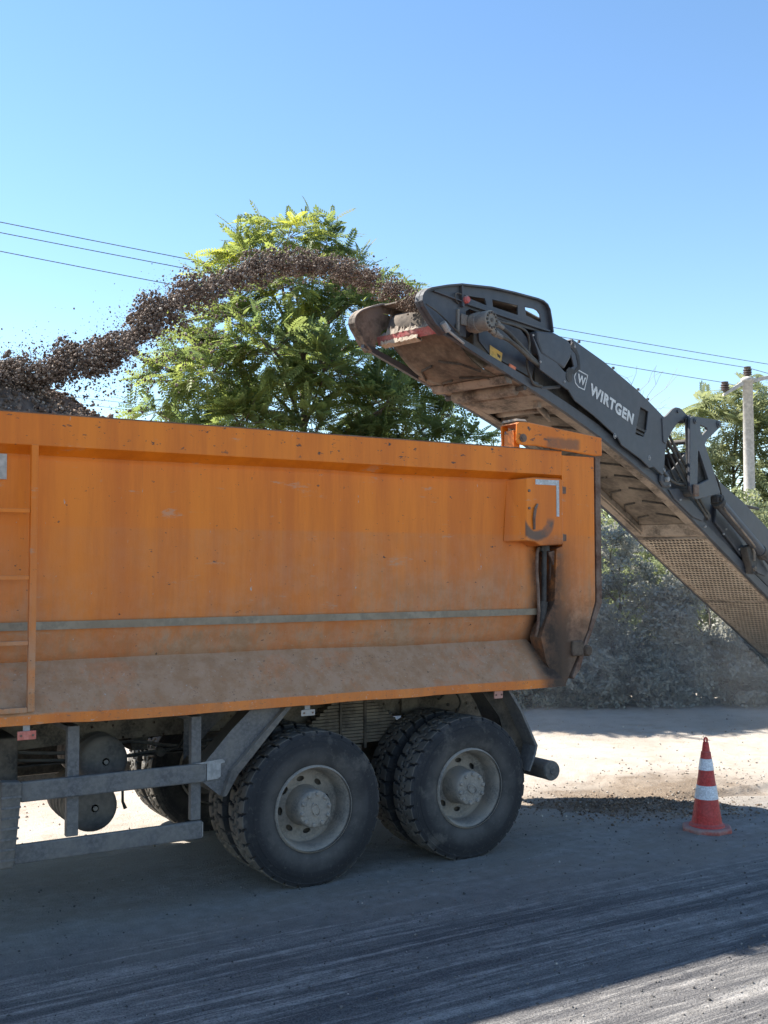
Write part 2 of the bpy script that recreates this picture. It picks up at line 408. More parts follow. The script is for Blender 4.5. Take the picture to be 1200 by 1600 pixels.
def dirt_mat():
    t = NT('dusty_ground'); p = t.xyz()
    big = t.noise(.45, 5, .6); med = t.noise(3.5, 6, .65); fine = t.noise(60, 4, .7)
    c = t.mix(t.step(big, .3, .7), (.40, .345, .29), (.50, .45, .39))
    c = t.mix(t.step(med, .45, .72, 0, .5), c, (.30, .235, .17))
    c = t.mix(t.step(fine, .55, .72, 0, .5), c, (.24, .20, .16))
    # broken brown soil near the dumping spot
    dx = t.mathn('SUBTRACT', p[0], 4.0); dy = t.mathn('SUBTRACT', p[1], .9)
    rr = t.mathn('SQRT', t.mathn('ADD', t.mathn('MULTIPLY', t.mathn('MULTIPLY', dx, dx), .28), t.mathn('MULTIPLY', t.mathn('MULTIPLY', dy, dy), .9)))
    rr = t.mathn('ADD', rr, t.mathn('MULTIPLY', t.mathn('SUBTRACT', med, .5), 1.6))
    c = t.mix(t.step(rr, 1.15, .30, 0, .92), c, t.mix(t.step(fine, .35, .65), (.11, .08, .055), (.25, .19, .135)))
    t.bump(t.mathn('ADD', fine, t.mathn('MULTIPLY', med, 1.4)), .8, .02)
    return t.done(c, .95, 0, .15)
M['dirt'] = dirt_mat()

def stone_mat(name, a, b, c):
    t = NT(name)
    at = t.t.nodes.new('ShaderNodeAttribute'); at.attribute_name = 'tint'; f = at.outputs['Fac']
    cc = t.mix(t.step(f, 0, .85), a, b); cc = t.mix(t.step(f, .90, .99), cc, c)
    cc = t.mix(t.step(t.noise(130, 3), .4, .7, 0, .4), cc, a)
    return t.done(cc, .85, 0, .3)
M['millings'] = stone_mat('millings', (.080, .056, .042), (.255, .19, .148), (.50, .43, .36))
M['gravel'] = stone_mat('gravel', (.17, .14, .11), (.38, .33, .275), (.58, .52, .45))
M['grit'] = stone_mat('grit', (.06, .056, .054), (.20, .185, .17), (.44, .41, .37))
M['soil'] = stone_mat('soil_clods', (.095, .065, .044), (.25, .185, .13), (.42, .35, .28))

# ------------------------------------------------------------------ the setting: ground, road, soil bank
def ground_h(X, Y):
    h = .05*(vnoise(X*.35, Y*.35, 3)-.5) + .028*(vnoise(X*1.7, Y*1.7, 5)-.5) + .014*(vnoise(X*6, Y*6, 8)-.5)
    # broken lip of the old surface at the right
    lip = .66 + .10*np.sin(X*2.1) + .18*(vnoise(X*1.4, X*0+2.5, 9)-.5)
    st = np.clip((Y-lip)/.07, 0, 1) * np.clip((X-4.15)/.35, 0, 1) * np.clip((12-X)/4, 0, 1)
    h = h + .055*st*st*(3-2*st)
    # low heap of broken soil behind the rear wheels
    cx, cy = 3.75, .62
    a = (X-cx)*.80 - (Y-cy)*.60; b = (X-cx)*.60 + (Y-cy)*.80
    m = np.exp(-(a/.95)**2 - (b/.42)**2)
    h = h + m*(.06 + .08*(vnoise(X*4.5, Y*4.5, 21)-.35) + .03*(vnoise(X*15, Y*15, 22)-.5))
    truck = np.clip((Y+1.2)/.8, 0, 1)*np.clip((3.4-Y)/.6, 0, 1)*np.clip((2.6-X)/.5, 0, 1)
    lane = np.clip((1.9 - .35*np.clip(X-1.5, 0, 4) - Y)/.5, 0, 1)
    return h*(1-.85*truck) - .010 - .05*lane*(1-np.clip(m*3, 0, 1))
def grid_mesh(name, xs, ys, hf, mat):
    X, Y = np.meshgrid(xs, ys, indexing='ij'); Z = hf(X, Y)
    V = np.stack([X, Y, Z], -1).reshape(-1, 3); nx, ny = len(xs), len(ys)
    i = np.arange(nx-1)[:, None]*ny + np.arange(ny-1)[None, :]
    F = np.stack([i, i+ny, i+ny+1, i+1], -1).reshape(-1, 4)
    return np_mesh(name, V, F, mat, smooth=True)
xs = np.concatenate([np.linspace(-400, -14, 16), np.linspace(-12, -3.2, 40), np.arange(-3, 7.0, .045), np.linspace(7.2, 20, 60), np.linspace(24, 500, 20)])
ys = np.concatenate([np.linspace(-200, -6, 14), np.linspace(-5, -1.0, 12), np.arange(-.9, 3.2, .045), np.linspace(3.4, 22, 90), np.linspace(26, 900, 24)])
g = link('ground', grid_mesh('ground', xs, ys, lambda X, Y: ground_h(X, Y), M['dirt']), None); tag(g, kind='structure')
def road_h(X, Y):
    h = .018*(vnoise(X*.5, Y*1.2, 31)-.5) + .008*(vnoise(X*2.2, Y*11, 33)-.5) + .005*(vnoise(X*9, Y*20, 35)-.5)
    edge = np.clip((2.3 - .42*np.clip(X-1.2, 0, 4) + .5*(vnoise(X*.9, X*0, 37)-.5) + .25*(vnoise(X*3.1, Y*3.1, 38)-.5) - Y)/.55, 0, 1)
    return h*.8 + .006*edge - .06*(1-edge) - .006
xs = np.concatenate([np.linspace(-400, -14, 16), np.linspace(-12, -3.6, 40), np.arange(-3.5, 7.0, .04), np.linspace(7.2, 20, 60), np.linspace(24, 500, 20)])
ys = np.concatenate([np.linspace(-60, -5, 14), np.arange(-4.6, 2.7, .04)])
g = link('milled_road', grid_mesh('milled_road', xs, ys, road_h, M['road']), None); tag(g, kind='structure')

# ------------------------------------------------------------------ loose stones
ICO = None
def stone_template(sub):
    bm = bmesh.new(); bmesh.ops.create_icosphere(bm, subdivisions=sub, radius=1.0)
    V = np.array([v.co for v in bm.verts]); F = np.array([[v.index for v in f.verts] for f in bm.faces]); bm.free()
    return V, F
ST_V, ST_F = stone_template(1)
OC_V = np.array([(1,0,0),(-1,0,0),(0,1,0),(0,-1,0),(0,0,1),(0,0,-1)], float)
OC_F = np.array([(0,2,4),(2,1,4),(1,3,4),(3,0,4),(2,0,5),(1,2,5),(3,1,5),(0,3,5)])
def rand_rot(n):
    q = rng.normal(size=(n, 4)); q /= np.linalg.norm(q, axis=1)[:, None]; w, x, y, z = q.T
    return np.stack([np.stack([1-2*(y*y+z*z), 2*(x*y-z*w), 2*(x*z+y*w)], -1),
                     np.stack([2*(x*y+z*w), 1-2*(x*x+z*z), 2*(y*z-x*w)], -1),
                     np.stack([2*(x*z-y*w), 2*(y*z+x*w), 1-2*(x*x+y*y)], -1)], 1)
def stones(name, P, r, mat, big=False):
    n = len(P); TV, TF = (ST_V, ST_F) if big else (OC_V, OC_F)
    k = len(TV)
    V = TV[None] * (1 + rng.uniform(-.38, .38, (n, k, 1)))
    V = V * rng.uniform(.55, 1.15, (n, 1, 3)) * r[:, None, None]
    V = np.einsum('nij,nkj->nki', rand_rot(n), V) + P[:, None, :]
    F = (TF[None] + (np.arange(n)*k)[:, None, None]).reshape(-1, 3)
    tint = np.repeat(rng.random(n), k)
    return np_mesh(name, V.reshape(-1, 3), F, mat, tint)
def merge_pos(n, x0, x1, y0, y1): return np.stack([rng.uniform(x0, x1, n), rng.uniform(y0, y1, n)], 1)
q = np.concatenate([merge_pos(13000, -3.2, 6.0, -4.4, 1.0), merge_pos(2500, -3.0, 3.0, -4.0, -1.2)])
z = np.maximum(road_h(q[:,0], q[:,1]), ground_h(q[:,0], q[:,1]))
r = .0018 + .0095*rng.random(len(q))**5
tag(link('road_grit', stones('road_grit', np.column_stack([q, z + r*.3]), r, M['grit']), None), 'fine pale grit scattered over the milled asphalt', 'grit', kind='stuff')
q = np.concatenate([merge_pos(1500, 1.6, 9.0, .3, 5.0), merge_pos(900, -3.5, 2.0, 1.6, 6), merge_pos(1500, 2.0, 6.0, .4, 2.0)])
z = np.maximum(ground_h(q[:,0], q[:,1]), road_h(q[:,0], q[:,1]))
r = .0025 + .012*rng.random(len(q))**4
tag(link('ground_gravel', stones('ground_gravel', np.column_stack([q, z + r*.25]), r, M['gravel'], True), None), 'loose gravel lying on the pale dusty ground behind the truck', 'gravel', kind='stuff')
n = 7500
a = rng.normal(0, .50, n); b = rng.normal(0, .24, n)
q = np.stack([3.75 + a*.80 + b*.60, .62 - a*.60 + b*.80], 1)
z = np.maximum(ground_h(q[:,0], q[:,1]), road_h(q[:,0], q[:,1]))
r = .0018 + .014*rng.random(n)**5
tag(link('soil_clods', stones('soil_clods', np.column_stack([q, z + r*.3]), r, M['soil'], True), None), 'broken brown soil clods heaped between the rear wheels and the cone', 'soil', kind='stuff')

# ------------------------------------------------------------------ DUMP TRUCK
truck = thing('dump_truck', (0.0, 1.25, 0.0), 'dusty orange dump truck with steel tipping body, catching the thrown millings', 'dump truck')
U0 = -4.6                                                     # body continues forward out of view
def part(mb, name, mat, parent=None, bevel=0.0, smooth=False): return mb.build(name, M[mat] if isinstance(mat, str) else mat, parent or truck, bevel, smooth)

# side panel: vertical sheet that tucks in at its foot (cross-section in v-z), finely cut so it can be slightly dented
def sheet(prof, u0, u1, nu, thick, dent=0.0, seed=0):
    us = np.linspace(u0, u1, nu); P = []
    pv = []
    for (a, b) in zip(prof[:-1], prof[1:]):
        m = max(1, int(math.hypot(a[0]-b[0], a[1]-b[1])/.06))
        for k in range(m): pv.append((a[0]+(b[0]-a[0])*k/m, a[1]+(b[1]-a[1])*k/m))
    pv.append(prof[-1]); pv = np.array(pv)
    nv = len(pv)
    X = np.repeat(us[:, None], nv, 1); Yv = np.repeat(pv[None, :, 0], nu, 0).copy(); Z = np.repeat(pv[None, :, 1], nu, 0)
    if dent:
        Yv += dent*(vnoise(X*1.3+50, Z*2.0+50, seed)-.5)*2 + dent*.5*(vnoise(X*3.7+50, Z*4+50, seed+1)-.5)
    A = np.stack([X, Yv, Z], -1).reshape(-1, 3); B = A + np.array([0, thick, 0])
    i = np.arange(nu-1)[:, None]*nv + np.arange(nv-1)[None, :]
    F1 = np.stack([i, i+nv, i+nv+1, i+1], -1).reshape(-1, 4); F2 = F1[:, ::-1] + len(A)
    mb = MB(); mb.add(A.tolist() + B.tolist(), F1.tolist() + F2.tolist())
    n0 = len(A)
    for j in range(nv-1):
        mb.f.append((j, j+1, n0+j+1, n0+j)); k = (nu-1)*nv; mb.f.append((k+j+1, k+j, n0+k+j, n0+k+j+1))
    for j in range(nu-1):
        for e in (0, nv-1):
            mb.f.append((j*nv+e, (j+1)*nv+e, n0+(j+1)*nv+e, n0+j*nv+e))
    return mb
panel = part(sheet([(.085, 2.955), (.085, 2.05), (.095, 1.90), (.125, 1.78), (.185, 1.62)], U0, 2.10, 120, .03, .011, 3), 'side_panel', 'orange', smooth=True)
part(sheet([(.0795, 1.893), (.0845, 1.842)], U0, 2.085, 120, .003, .011, 3), 'grey_stripe', 'stripe', panel)
# the stripe must follow the panel, so it sits just proud of it
# top rail with sloped underside
rail = MB().prism([(0, 3.183), (-.003, 3.175), (-.003, 2.985), (.083, 2.932), (.15, 2.932), (.15, 3.183)], U0, 2.2783, cross)
part(rail, 'top_rail', 'orange', bevel=.002)
for yy, nm in ((2.42, 'top_rail'),):
    part(MB().prism([(2.35, 3.183), (2.35, 2.932), (2.417, 2.932), (2.503, 2.985), (2.503, 3.183)], U0, 2.275, cross), nm, 'orange', bevel=.006)
part(MB().box(U0, 2.275, -.0, .14, 3.1835, 3.1895), 'rail_cap', 'rust')
part(MB().prism([(2.29,2.955),(2.29,1.6),(2.33,1.6),(2.33,2.955)][::-1] if False else [(2.39, 2.955), (2.39, 2.05), (2.30, 1.62), (2.33, 1.62), (2.42, 2.05), (2.42, 2.955)], U0, 2.28, cross), 'side_panel', 'orange')
part(MB().prism([(2.30, 1.62), (2.32, 1.64), (2.555, 1.35), (2.555, 1.275), (2.53, 1.275), (2.53, 1.34)], U0, 2.0, cross), 'sill_plate', 'orange')
# sloped sill plate along the foot of the side, dented lower lip
def sill():
    us = np.linspace(U0, 2.03, 110); prof = [(.215, 1.655), (.19, 1.655), (.10, 1.545), (.02, 1.44), (-.052, 1.338), (-.055, 1.275), (-.02, 1.268), (-.015, 1.33), (.19, 1.60)]
    A = []; n = len(prof)
    for u in us:
        d = .020*(vnoise(np.array([u*1.6+30]), np.array([4.0]), 41)[0]-.5) + .012*(vnoise(np.array([u*5+30]), np.array([9.0]), 42)[0]-.5)
        for k, (v, zz) in enumerate(prof):
            low = 1.0 if 4 <= k <= 7 else (.4 if k in (2, 3) else 0)
            cut = max(0, (1.645-zz)) * .62                               # rear end cut on the skew
            uu = min(u, 2.00 + cut)
            if u > 1.9: uu = u + cut * (u-1.9)/.13
            A.append((uu, v + d*low*.8, zz + d*low*.7))
    F = []
    for i in range(len(us)-1):
        for k in range(n): F.append((i*n+k, i*n+(k+1) % n, (i+1)*n+(k+1) % n, (i+1)*n+k))
    F.append(tuple(range(n))); F.append(tuple((len(us)-1)*n+k for k in reversed(range(n))))
    return MB().add(A, F)
part(sill(), 'sill_plate', 'orange')
lipm = orange_paint('lip_orange')
# floor, head board, far side walls of the tipping body
part(MB().box(U0, 2.275, .13, 2.37, 1.50, 1.56), 'body_floor', 'chassis')
for xk in np.arange(-4.3, 2.2, .55): part(MB().box(xk, xk+.09, .10, 2.4, 1.33, 1.498), 'cross_member', 'chassis')
part(MB().box(U0-.05, U0, .0, 2.5, 1.5, 3.5), 'head_board', 'orange')
# rear corner posts (skewed foot) on both sides
post_poly = [(2.2785, 3.150), (2.63, 3.150), (2.632, 1.945), (2.545, 1.705), (2.372, 1.397), (2.296, 1.262), (2.215, 1.262), (2.10, 1.46), (2.045, 1.66), (2.10, 1.80), (2.19, 1.95), (2.215, 2.38), (2.2785, 2.40)]
for (a, b) in ((-.0035, .14), (2.36, 2.504)):
    part(MB().prism(post_poly, a, b, side), 'corner_post', 'orange', bevel=.002)
# gusset with weld seam, dirty wedge at the foot of the post
part(MB().box(2.20, 2.268, .055, .08, 1.95, 2.36), 'inner_gusset', 'rust', bevel=.003)
# tailgate: slab with folded edge, slanted like the post
tg = [(2.645, 3.155), (2.70, 3.160), (2.705, 1.93), (2.575, 1.66), (2.545, 1.60), (2.50, 1.50), (2.455, 1.385), (2.385, 1.31), (2.372, 1.335), (2.552, 1.695), (2.645, 1.935)]
tail = part(MB().prism(tg, -.008, 2.508, side), 'tailgate', 'rust', bevel=.004)
for yy in (.25, 1.2, 2.15): part(MB().box(2.706, 2.74, yy, yy+.08, 1.95, 3.1), 'tailgate_rib', 'orange', tail)
# dried mud lumps and hook block at the foot of the tailgate
part(MB().box(2.355, 2.475, -.035, -.006, 1.50, 1.625), 'latch_block', 'mud', bevel=.012)
part(MB().lathe([(0, -.03), (.035, -.03), (.048, -.015), (.05, .08), (0, .09)], 14, (2.535, 0, 1.54)), 'latch_knob', 'mud', bevel=.004)
# hinge beam: inverted channel on top of the rear corner
beam_face = [(1.795, 3.215), (1.783, 3.245), (1.788, 3.375), (1.815, 3.395), (1.88, 3.396), (2.695, 3.318), (2.697, 3.166), (2.62, 3.158), (1.98, 3.208), (1.84, 3.205)]
bm_ = MB().prism(beam_face, -.035, -.015, side).prism([(1.788, 3.375), (1.815, 3.395), (2.695, 3.318), (2.693, 3.30), (1.83, 3.37)], -.015, .19, side)
bm_.prism([(1.80, 3.19), (1.79, 3.375), (1.815, 3.395), (1.86, 3.395), (1.88, 3.19)], .17, .19, side)
hb = part(bm_, 'hinge_beam', 'orange', bevel=.009)
part(MB().prism([(-.034, 3.3975), (-.010, 3.419), (.165, 3.419), (.189, 3.3975)], 1.80, 1.895, lambda p, q, w: (w, p, q)), 'hinge_cap', 'conv_dirty', hb, bevel=.004)
part(MB().lathe([(0, -.052), (.020, -.052), (.020, -.045), (.034, -.045), (.034, -.036)], 16, (1.845, 0, 3.262)), 'hinge_pin', 'rust', hb, bevel=0)
part(MB().box(1.80, 1.86, .02, .15, 3.19, 3.33), 'hinge_arm', 'orange', hb, bevel=.004)
# beam on the far corner
part(MB().prism(beam_face, 2.31, 2.53, side), 'hinge_beam', 'orange', bevel=.008)
# latch cover: folded box standing proud of the panel
lc = MB()
def folded(front, back, v0, v1):
    n = len(front); vs = [(p[0], v0, p[1]) for p in front] + [(p[0], v1, p[1]) for p in back]
    fs = [tuple(range(n)), tuple(range(2*n-1, n-1, -1))] + [(i, (i+1) % n, (i+1) % n + n, i+n) for i in range(n)]
    return vs, fs
front = [(1.865, 2.940), (1.945, 2.951), (2.215, 2.951), (2.243, 2.938), (2.243, 2.425), (2.225, 2.412), (2.005, 2.402), (1.945, 2.432), (1.865, 2.442)]
back = [(1.765, 2.931), (1.93, 2.9315), (2.225, 2.9315), (2.2775, 2.925), (2.2775, 2.420), (2.25, 2.406), (1.99, 2.394), (1.91, 2.436), (1.735, 2.430)]
lc.add(*folded(front, back, -.055, .084))
latch = part(lc, 'latch_cover', 'orange', bevel=.008)
part(MB().prism([(1.955, 2.935), (2.20, 2.935), (2.20, 2.64), (2.172, 2.64), (2.172, 2.893), (1.955, 2.893)], -.0585, -.0552, side), 'reflective_tape', 'tape', latch)
part(MB().tube([(1.935, -.062, 2.53), (1.93, -.066, 2.62), (1.945, -.066, 2.70), (1.972, -.062, 2.735)], [.010, .012, .012, .008], 6), 'hook_scar', 'rust', latch)
for zz in (2.47, 2.86):
    part(MB().box(2.247, 2.30, -.03, -.006, zz-.028, zz+.028).tube([(2.252, -.032, zz-.034), (2.252, -.032, zz+.034)], .010, 8), 'hinge', 'rust', latch, bevel=.003)
for (uu, zz) in ((1.888, 2.84), (1.888, 2.70)):
    part(MB().lathe([(0, -.010), (.011, -.010), (.011, 0)], 8, (uu, -.055, zz)), 'bolt', 'rust', latch)
part(MB().box(1.97, 2.16, .195, .24, 1.45, 1.72), 'leak_filler', 'grime')  # added filler, blocks a light leak behind the sill end
# hydraulic latch rod and hose in the corner recess
part(MB().tube([(2.13, .05, 2.41), (2.13, .05, 2.36)], .045, 12).tube([(2.13, .05, 2.36), (2.13, .06, 1.95)], .022, 10).tube([(2.12, .05, 1.95), (2.10, .06, 1.74)], .034, 10), 'latch_ram', 'conv_dark')
part(MB().tube([(2.075, .055, 2.39), (2.05, .045, 2.34), (2.045, .045, 2.2), (2.058, .045, 2.05), (2.066, .045, 1.88), (2.058, .05, 1.74), (2.04, .055, 1.665)], .0135, 8), 'latch_pipe', 'rust', smooth=True)
part(MB().prism([(2.15, 2.35), (2.275, 2.38), (2.275, 2.16), (2.255, 2.16)], .02, .045, side), 'latch_lever', 'rust', bevel=.003)
part(MB().box(2.08, 2.35, .139, .155, 1.60, 2.95), 'recess_plate', 'grime')
# side ladder
lad = part(MB().box(-1.998, -1.956, -.075, -.035, 1.362, 2.981), 'ladder', 'orange', bevel=.004)
part(MB().box(-2.46, -2.418, -.075, -.035, 1.362, 2.981), 'side_rail', 'orange', lad, bevel=.004)
for zz in (2.575, 2.169, 1.775, 1.374):
    h = .013 if zz > 1.5 else .016
    part(MB().box(-2.418, -1.999, -.069, -.041, zz-h, zz+h), 'rung', 'orange', lad, bevel=.003)
# small pale plate and marker plates
part(MB().box(-2.36, -2.112, .070, .0775, 2.772, 2.93), 'pale_plate', 'tag', bevel=.002)
def marker(u0, u1, z0, z1, mat, stem):
    m = part(MB().box(u0, u1, -.035, -.022, z0, z1), 'side_marker', mat, bevel=.003)
    part(MB().box((u0+u1)/2-.02, (u0+u1)/2+.02, -.021, -.012, z1-.02, stem), 'bracket', 'galv', m)
    for s in (.18, .82): part(MB().lathe([(0, -.006), (.007, -.006), (.007, 0)], 8, (u0+(u1-u0)*s, -.035, (z0+z1)/2)), 'screw', 'rust', m)
marker(-2.045, -1.935, 1.190, 1.243, 'redref', 1.29)
marker(1.550, 1.632, 1.208, 1.266, 'redref', 1.30)
marker(-.130, -.024, 1.195, 1.238, 'tag', 1.27)

# chassis frame rails with rows of holes
def holes(u0, u1, zs, step, r):
    out = []; u = u0
    while u < u1:
        for k, zz in enumerate(zs):
            uu = u + (step*.5 if k % 2 else 0)
            out.append([(uu + r*math.cos(a), zz + r*math.sin(a)) for a in [i*math.pi/3 for i in range(6)]])
        u += step
    return out
for (a, b) in ((.80, .812), (1.69, 1.702)):
    fr = part(MB().prism([[(-4.6, .885), (2.02, .885), (2.02, 1.17), (-4.6, 1.17)]] + (holes(-1.5, 2.0, (.93, 1.02, 1.11), .15, .011) if a < 1 else []), a, b, side), 'frame_rail', 'spring')
    sgn = 1 if a < 1.2 else -1
    part(MB().box(-4.6, 2.02, min(a, a+sgn*.09)+.0125*(sgn > 0), max(a, a+sgn*.09)-.0125*(sgn < 0), 1.171, 1.182).box(-4.6, 2.02, min(a, a+sgn*.09)+.0125*(sgn > 0), max(a, a+sgn*.09)-.0125*(sgn < 0), .872, .884), 'flange', 'chassis', fr)
part(MB().box(-4.6, 2.2, .86, .94, 1.185, 1.33).box(-4.6, 2.2, 1.56, 1.64, 1.185, 1.33), 'sub_frame', 'chassis')
for u in (-2.8, -1.0, .675, 1.95): part(MB().box(u-.06, u+.06, .815, 1.688, .92, 1.14), 'cross_member', 'chassis')
for u, nm in ((0, 'axle'), (1.35, 'axle')):
    part(MB().lathe([(0, .25), (.09, .25), (.09, .95), (.22, 1.12), (.26, 1.25), (.22, 1.38), (.09, 1.55), (.09, 2.25), (0, 2.25)], 20, (u, 0, .535)), nm, 'chassis', smooth=True)
# bogie spring packs: leaves stepped, joined by clamps
for (a, b) in ((.66, .75), (1.75, 1.84)):
    sp = part(MB().box(.60, .75, a-.02, b+.02, .60, .83), 'spring_seat', 'spring', bevel=.006)
    for k in range(14):
        zz = 1.20 - .026*k; hw = .16 + .034*k
        part(MB().box(.68-hw, .68+hw, a, b, zz-.022, zz), 'leaf', 'spring', sp, bevel=.003)
    part(MB().box(.555, .575, a-.014, b+.014, .80, 1.22).box(.775, .80, a-.014, b+.014, .80, 1.22), 'clamp', 'chassis', sp, bevel=.003)
# air tanks slung across the frame
def tank(u, zz, v0):
    prof = [(0, 0), (.06, .0), (.13, .012), (.162, .035), (.170, .07)]
    h = .07
    for k in range(5): prof += [(.170, h+.06), (.175, h+.066), (.175, h+.076), (.170, h+.082)]; h += .09
    prof += [(.170, h+.1), (.15, h+.14), (0, h+.15)]
    t = part(MB().lathe(prof, 36, (u, v0, zz)), 'air_tank', 'steel_grey', smooth=True)
    part(MB().lathe([(0, -.012), (.016, -.012), (.016, .0), (.026, .0), (.026, .006)], 12, (u, v0, zz)), 'drain_plug', 'rim', t)
tank(-1.325, .905, .55); tank(-1.395, .600, .55)
part(MB().box(-2.9, -1.00, 2.02, 2.46, .58, 1.10), 'far_shade_box', 'chassis', bevel=.03)  # unseen far box, added to shade the ground under the truck
part(MB().tube([(-1.15, .75, .80), (-1.145, .74, .68), (-1.14, .75, .58), (-1.12, .75, .53)], [.010, .009, .010, .014], 6), 'drain_hose', 'hose')
part(MB().box(-2.9, -1.95, .35, .78, .70, 1.15), 'battery_box', 'chassis', bevel=.02)
# tie valves on the frame
part(MB().lathe([(0, -.06), (.03, -.06), (.035, -.03), (.03, .0)], 12, (-.86, .80, .90)).tube([(-.86, .76, .90), (-.74, .74, .92), (-.66, .78, .99)], .012, 6), 'brake_valve', 'chassis')
# side guard: two hollow rails, two hangers, ribbed front post
sg = part(MB().box(-2.005, -.80, .035, .075, .802, .925), 'side_guard', 'guard_grey', bevel=.010)
part(MB().box(-2.04, -.826, .035, .075, .434, .550), 'lower_rail', 'guard_grey', sg, bevel=.010)
part(MB().prism([(-.90, .930), (-.69, .945), (-.672, .93), (-.672, .918), (-.70, .915), (-.70, .83), (-.72, .815), (-.799, .812), (-.799, .922)], .034, .040, side), 'end_bracket', 'galv', sg, bevel=.002)
part(MB().box(-.8255, -.822, .040, .070, .445, .54), 'end_cap', 'tag', sg)
for (u0, u1) in ((-1.715, -1.640), (-.895, -.825)):
    part(MB().box(u0, u1, .0755, .125, .55, 1.235).box(u0, u1, .1255, .80, 1.20, 1.235), 'hanger', 'guard_grey', sg, bevel=.004)
for (z0, z1) in ((.802, .925), (.434, .550)): part(MB().box(-2.1, -.50, 2.425, 2.465, z0, z1), 'far_shade_rail', 'guard_grey', bevel=.008)  # unseen far rails, added and lengthened to shade the ground below
ribs = [( -2.125, .943), (-2.003, .930), (-2.012, .80), (-2.045, .425), (-2.130, .425)]
part(MB().prism(ribs, .0, .10, side), 'front_post', 'steel_grey', sg, bevel=.012)
for k in range(7): part(MB().box(-2.128, -2.03+.012*k*.3, -.006, -.0005, .47+.062*k, .483+.062*k), 'rib', 'guard_grey', sg)
# front mudguard: bent sheet over the wheel front, with rolled edge
mg = [(-.187, 1.262), (-.232, 1.263), (-.640, .860), (-.700, .700), (-.672, .700), (-.585, .838)]
fm = part(MB().prism(mg, .0, .62, side), 'mudguard', 'steel_grey', bevel=.003)
part(MB().prism([(-.232, 1.2635), (-.640, .8605), (-.700, .6985), (-.84, .815), (-.838, .90), (-.62, 1.13), (-.47, 1.265)], .045, .052, side), 'inner_skirt', 'guard_grey', fm)
part(MB().prism([(-.44, 1.262), (-.84, 1.262), (-.84, .90), (-.64, 1.10)], .36, .366, side), 'back_plate', 'steel_grey', fm)
# rear mudguard
rm = [(1.70, 1.300), (1.722, 1.285), (1.795, 1.182), (1.838, 1.115), (1.860, 1.080), (2.008, .806), (1.990, .735), (1.928, .607), (1.915, .607), (1.968, .735), (1.985, .80), (1.835, 1.085), (1.705, 1.268), (1.69, 1.295)]
part(MB().prism([(1.71, 1.29), (1.795, 1.182), (1.86, 1.08), (2.008, .806), (1.985, .72), (1.928, .607), (1.875, .69), (1.80, .86), (1.745, 1.03), (1.56, 1.255), (1.42, 1.29)], .16, .17, side), 'mudguard', 'chassis')
part(MB().prism(rm, .0, .60, side), 'mudguard_edge', 'guard_grey', bevel=.003)
# round under-run bar across the rear
ub = part(MB().lathe([(0, .0), (.025, .0), (.028, .006), (.074, .008), (.080, .02), (.080, .05), (.078, .06), (.078, 2.44), (.080, 2.45), (.0, 2.5)], 28, (2.165, .0, .585)), 'underrun_bar', 'steel_grey', bevel=0)
for yy in (.80, 1.64): part(MB().box(1.98, 2.15, yy, yy+.06, .60, 1.0), 'bar_bracket', 'chassis', ub)
# a fill of frame plate behind the rear wheel
part(MB().box(1.20, 2.00, .760, .772, .95, 1.16), 'hinge_plate', 'spring')
for k in range(5): part(MB().lathe([(0, -.012), (.014, -.012), (.014, 0)], 6, (1.56+.1*k, .7595, 1.02+.05*(k % 2))), 'bolt', 'chassis')

def run(pts, r_, mat='hose', name='brake_hose'): part(MB().tube(smooth_pts(pts), r_, 6), name, mat, smooth=True)
for u in (0.0, 1.35):
    run([(u-.25, .79, 1.05), (u-.32, .70, .90), (u-.22, .62, .72), (u-.08, .66, .66)], .014)
    run([(u+.10, .79, 1.08), (u+.22, .70, .95), (u+.20, .60, .78), (u+.05, .66, .68)], .012)
    part(MB().lathe([(0, -.12), (.06, -.12), (.075, -.10), (.078, -.01), (.085, 0), (.085, .02), (.075, .03), (.06, .12), (0, .12)], 18, (u-.20, .70, .70)), 'brake_chamber', 'spring')
run([(-2.0, .79, 1.0), (-1.5, .775, .95), (-1.1, .78, .99), (-.7, .775, .93), (-.3, .78, .98)], .013, name='air_line')
run([(-1.9, .79, .93), (-1.3, .77, .89), (-.8, .775, .91), (-.2, .78, .90)], .011, name='air_line')
run([(1.55, .745, 1.12), (1.66, .70, 1.20), (1.72, .66, 1.10), (1.70, .70, 1.0)], .010, name='lamp_cable')
for k in range(14): part(MB().lathe([(0, -.010), (.012, -.010), (.014, 0)], 6, (-1.9+.13*k, .80, .905 + .24*(k % 2))), 'bolt', 'chassis')
part(MB().prism([(-.62, .90), (-.50, .90), (-.50, 1.16), (-.62, 1.16)], .775, .79, side), 'frame_bracket', 'chassis', bevel=.004)

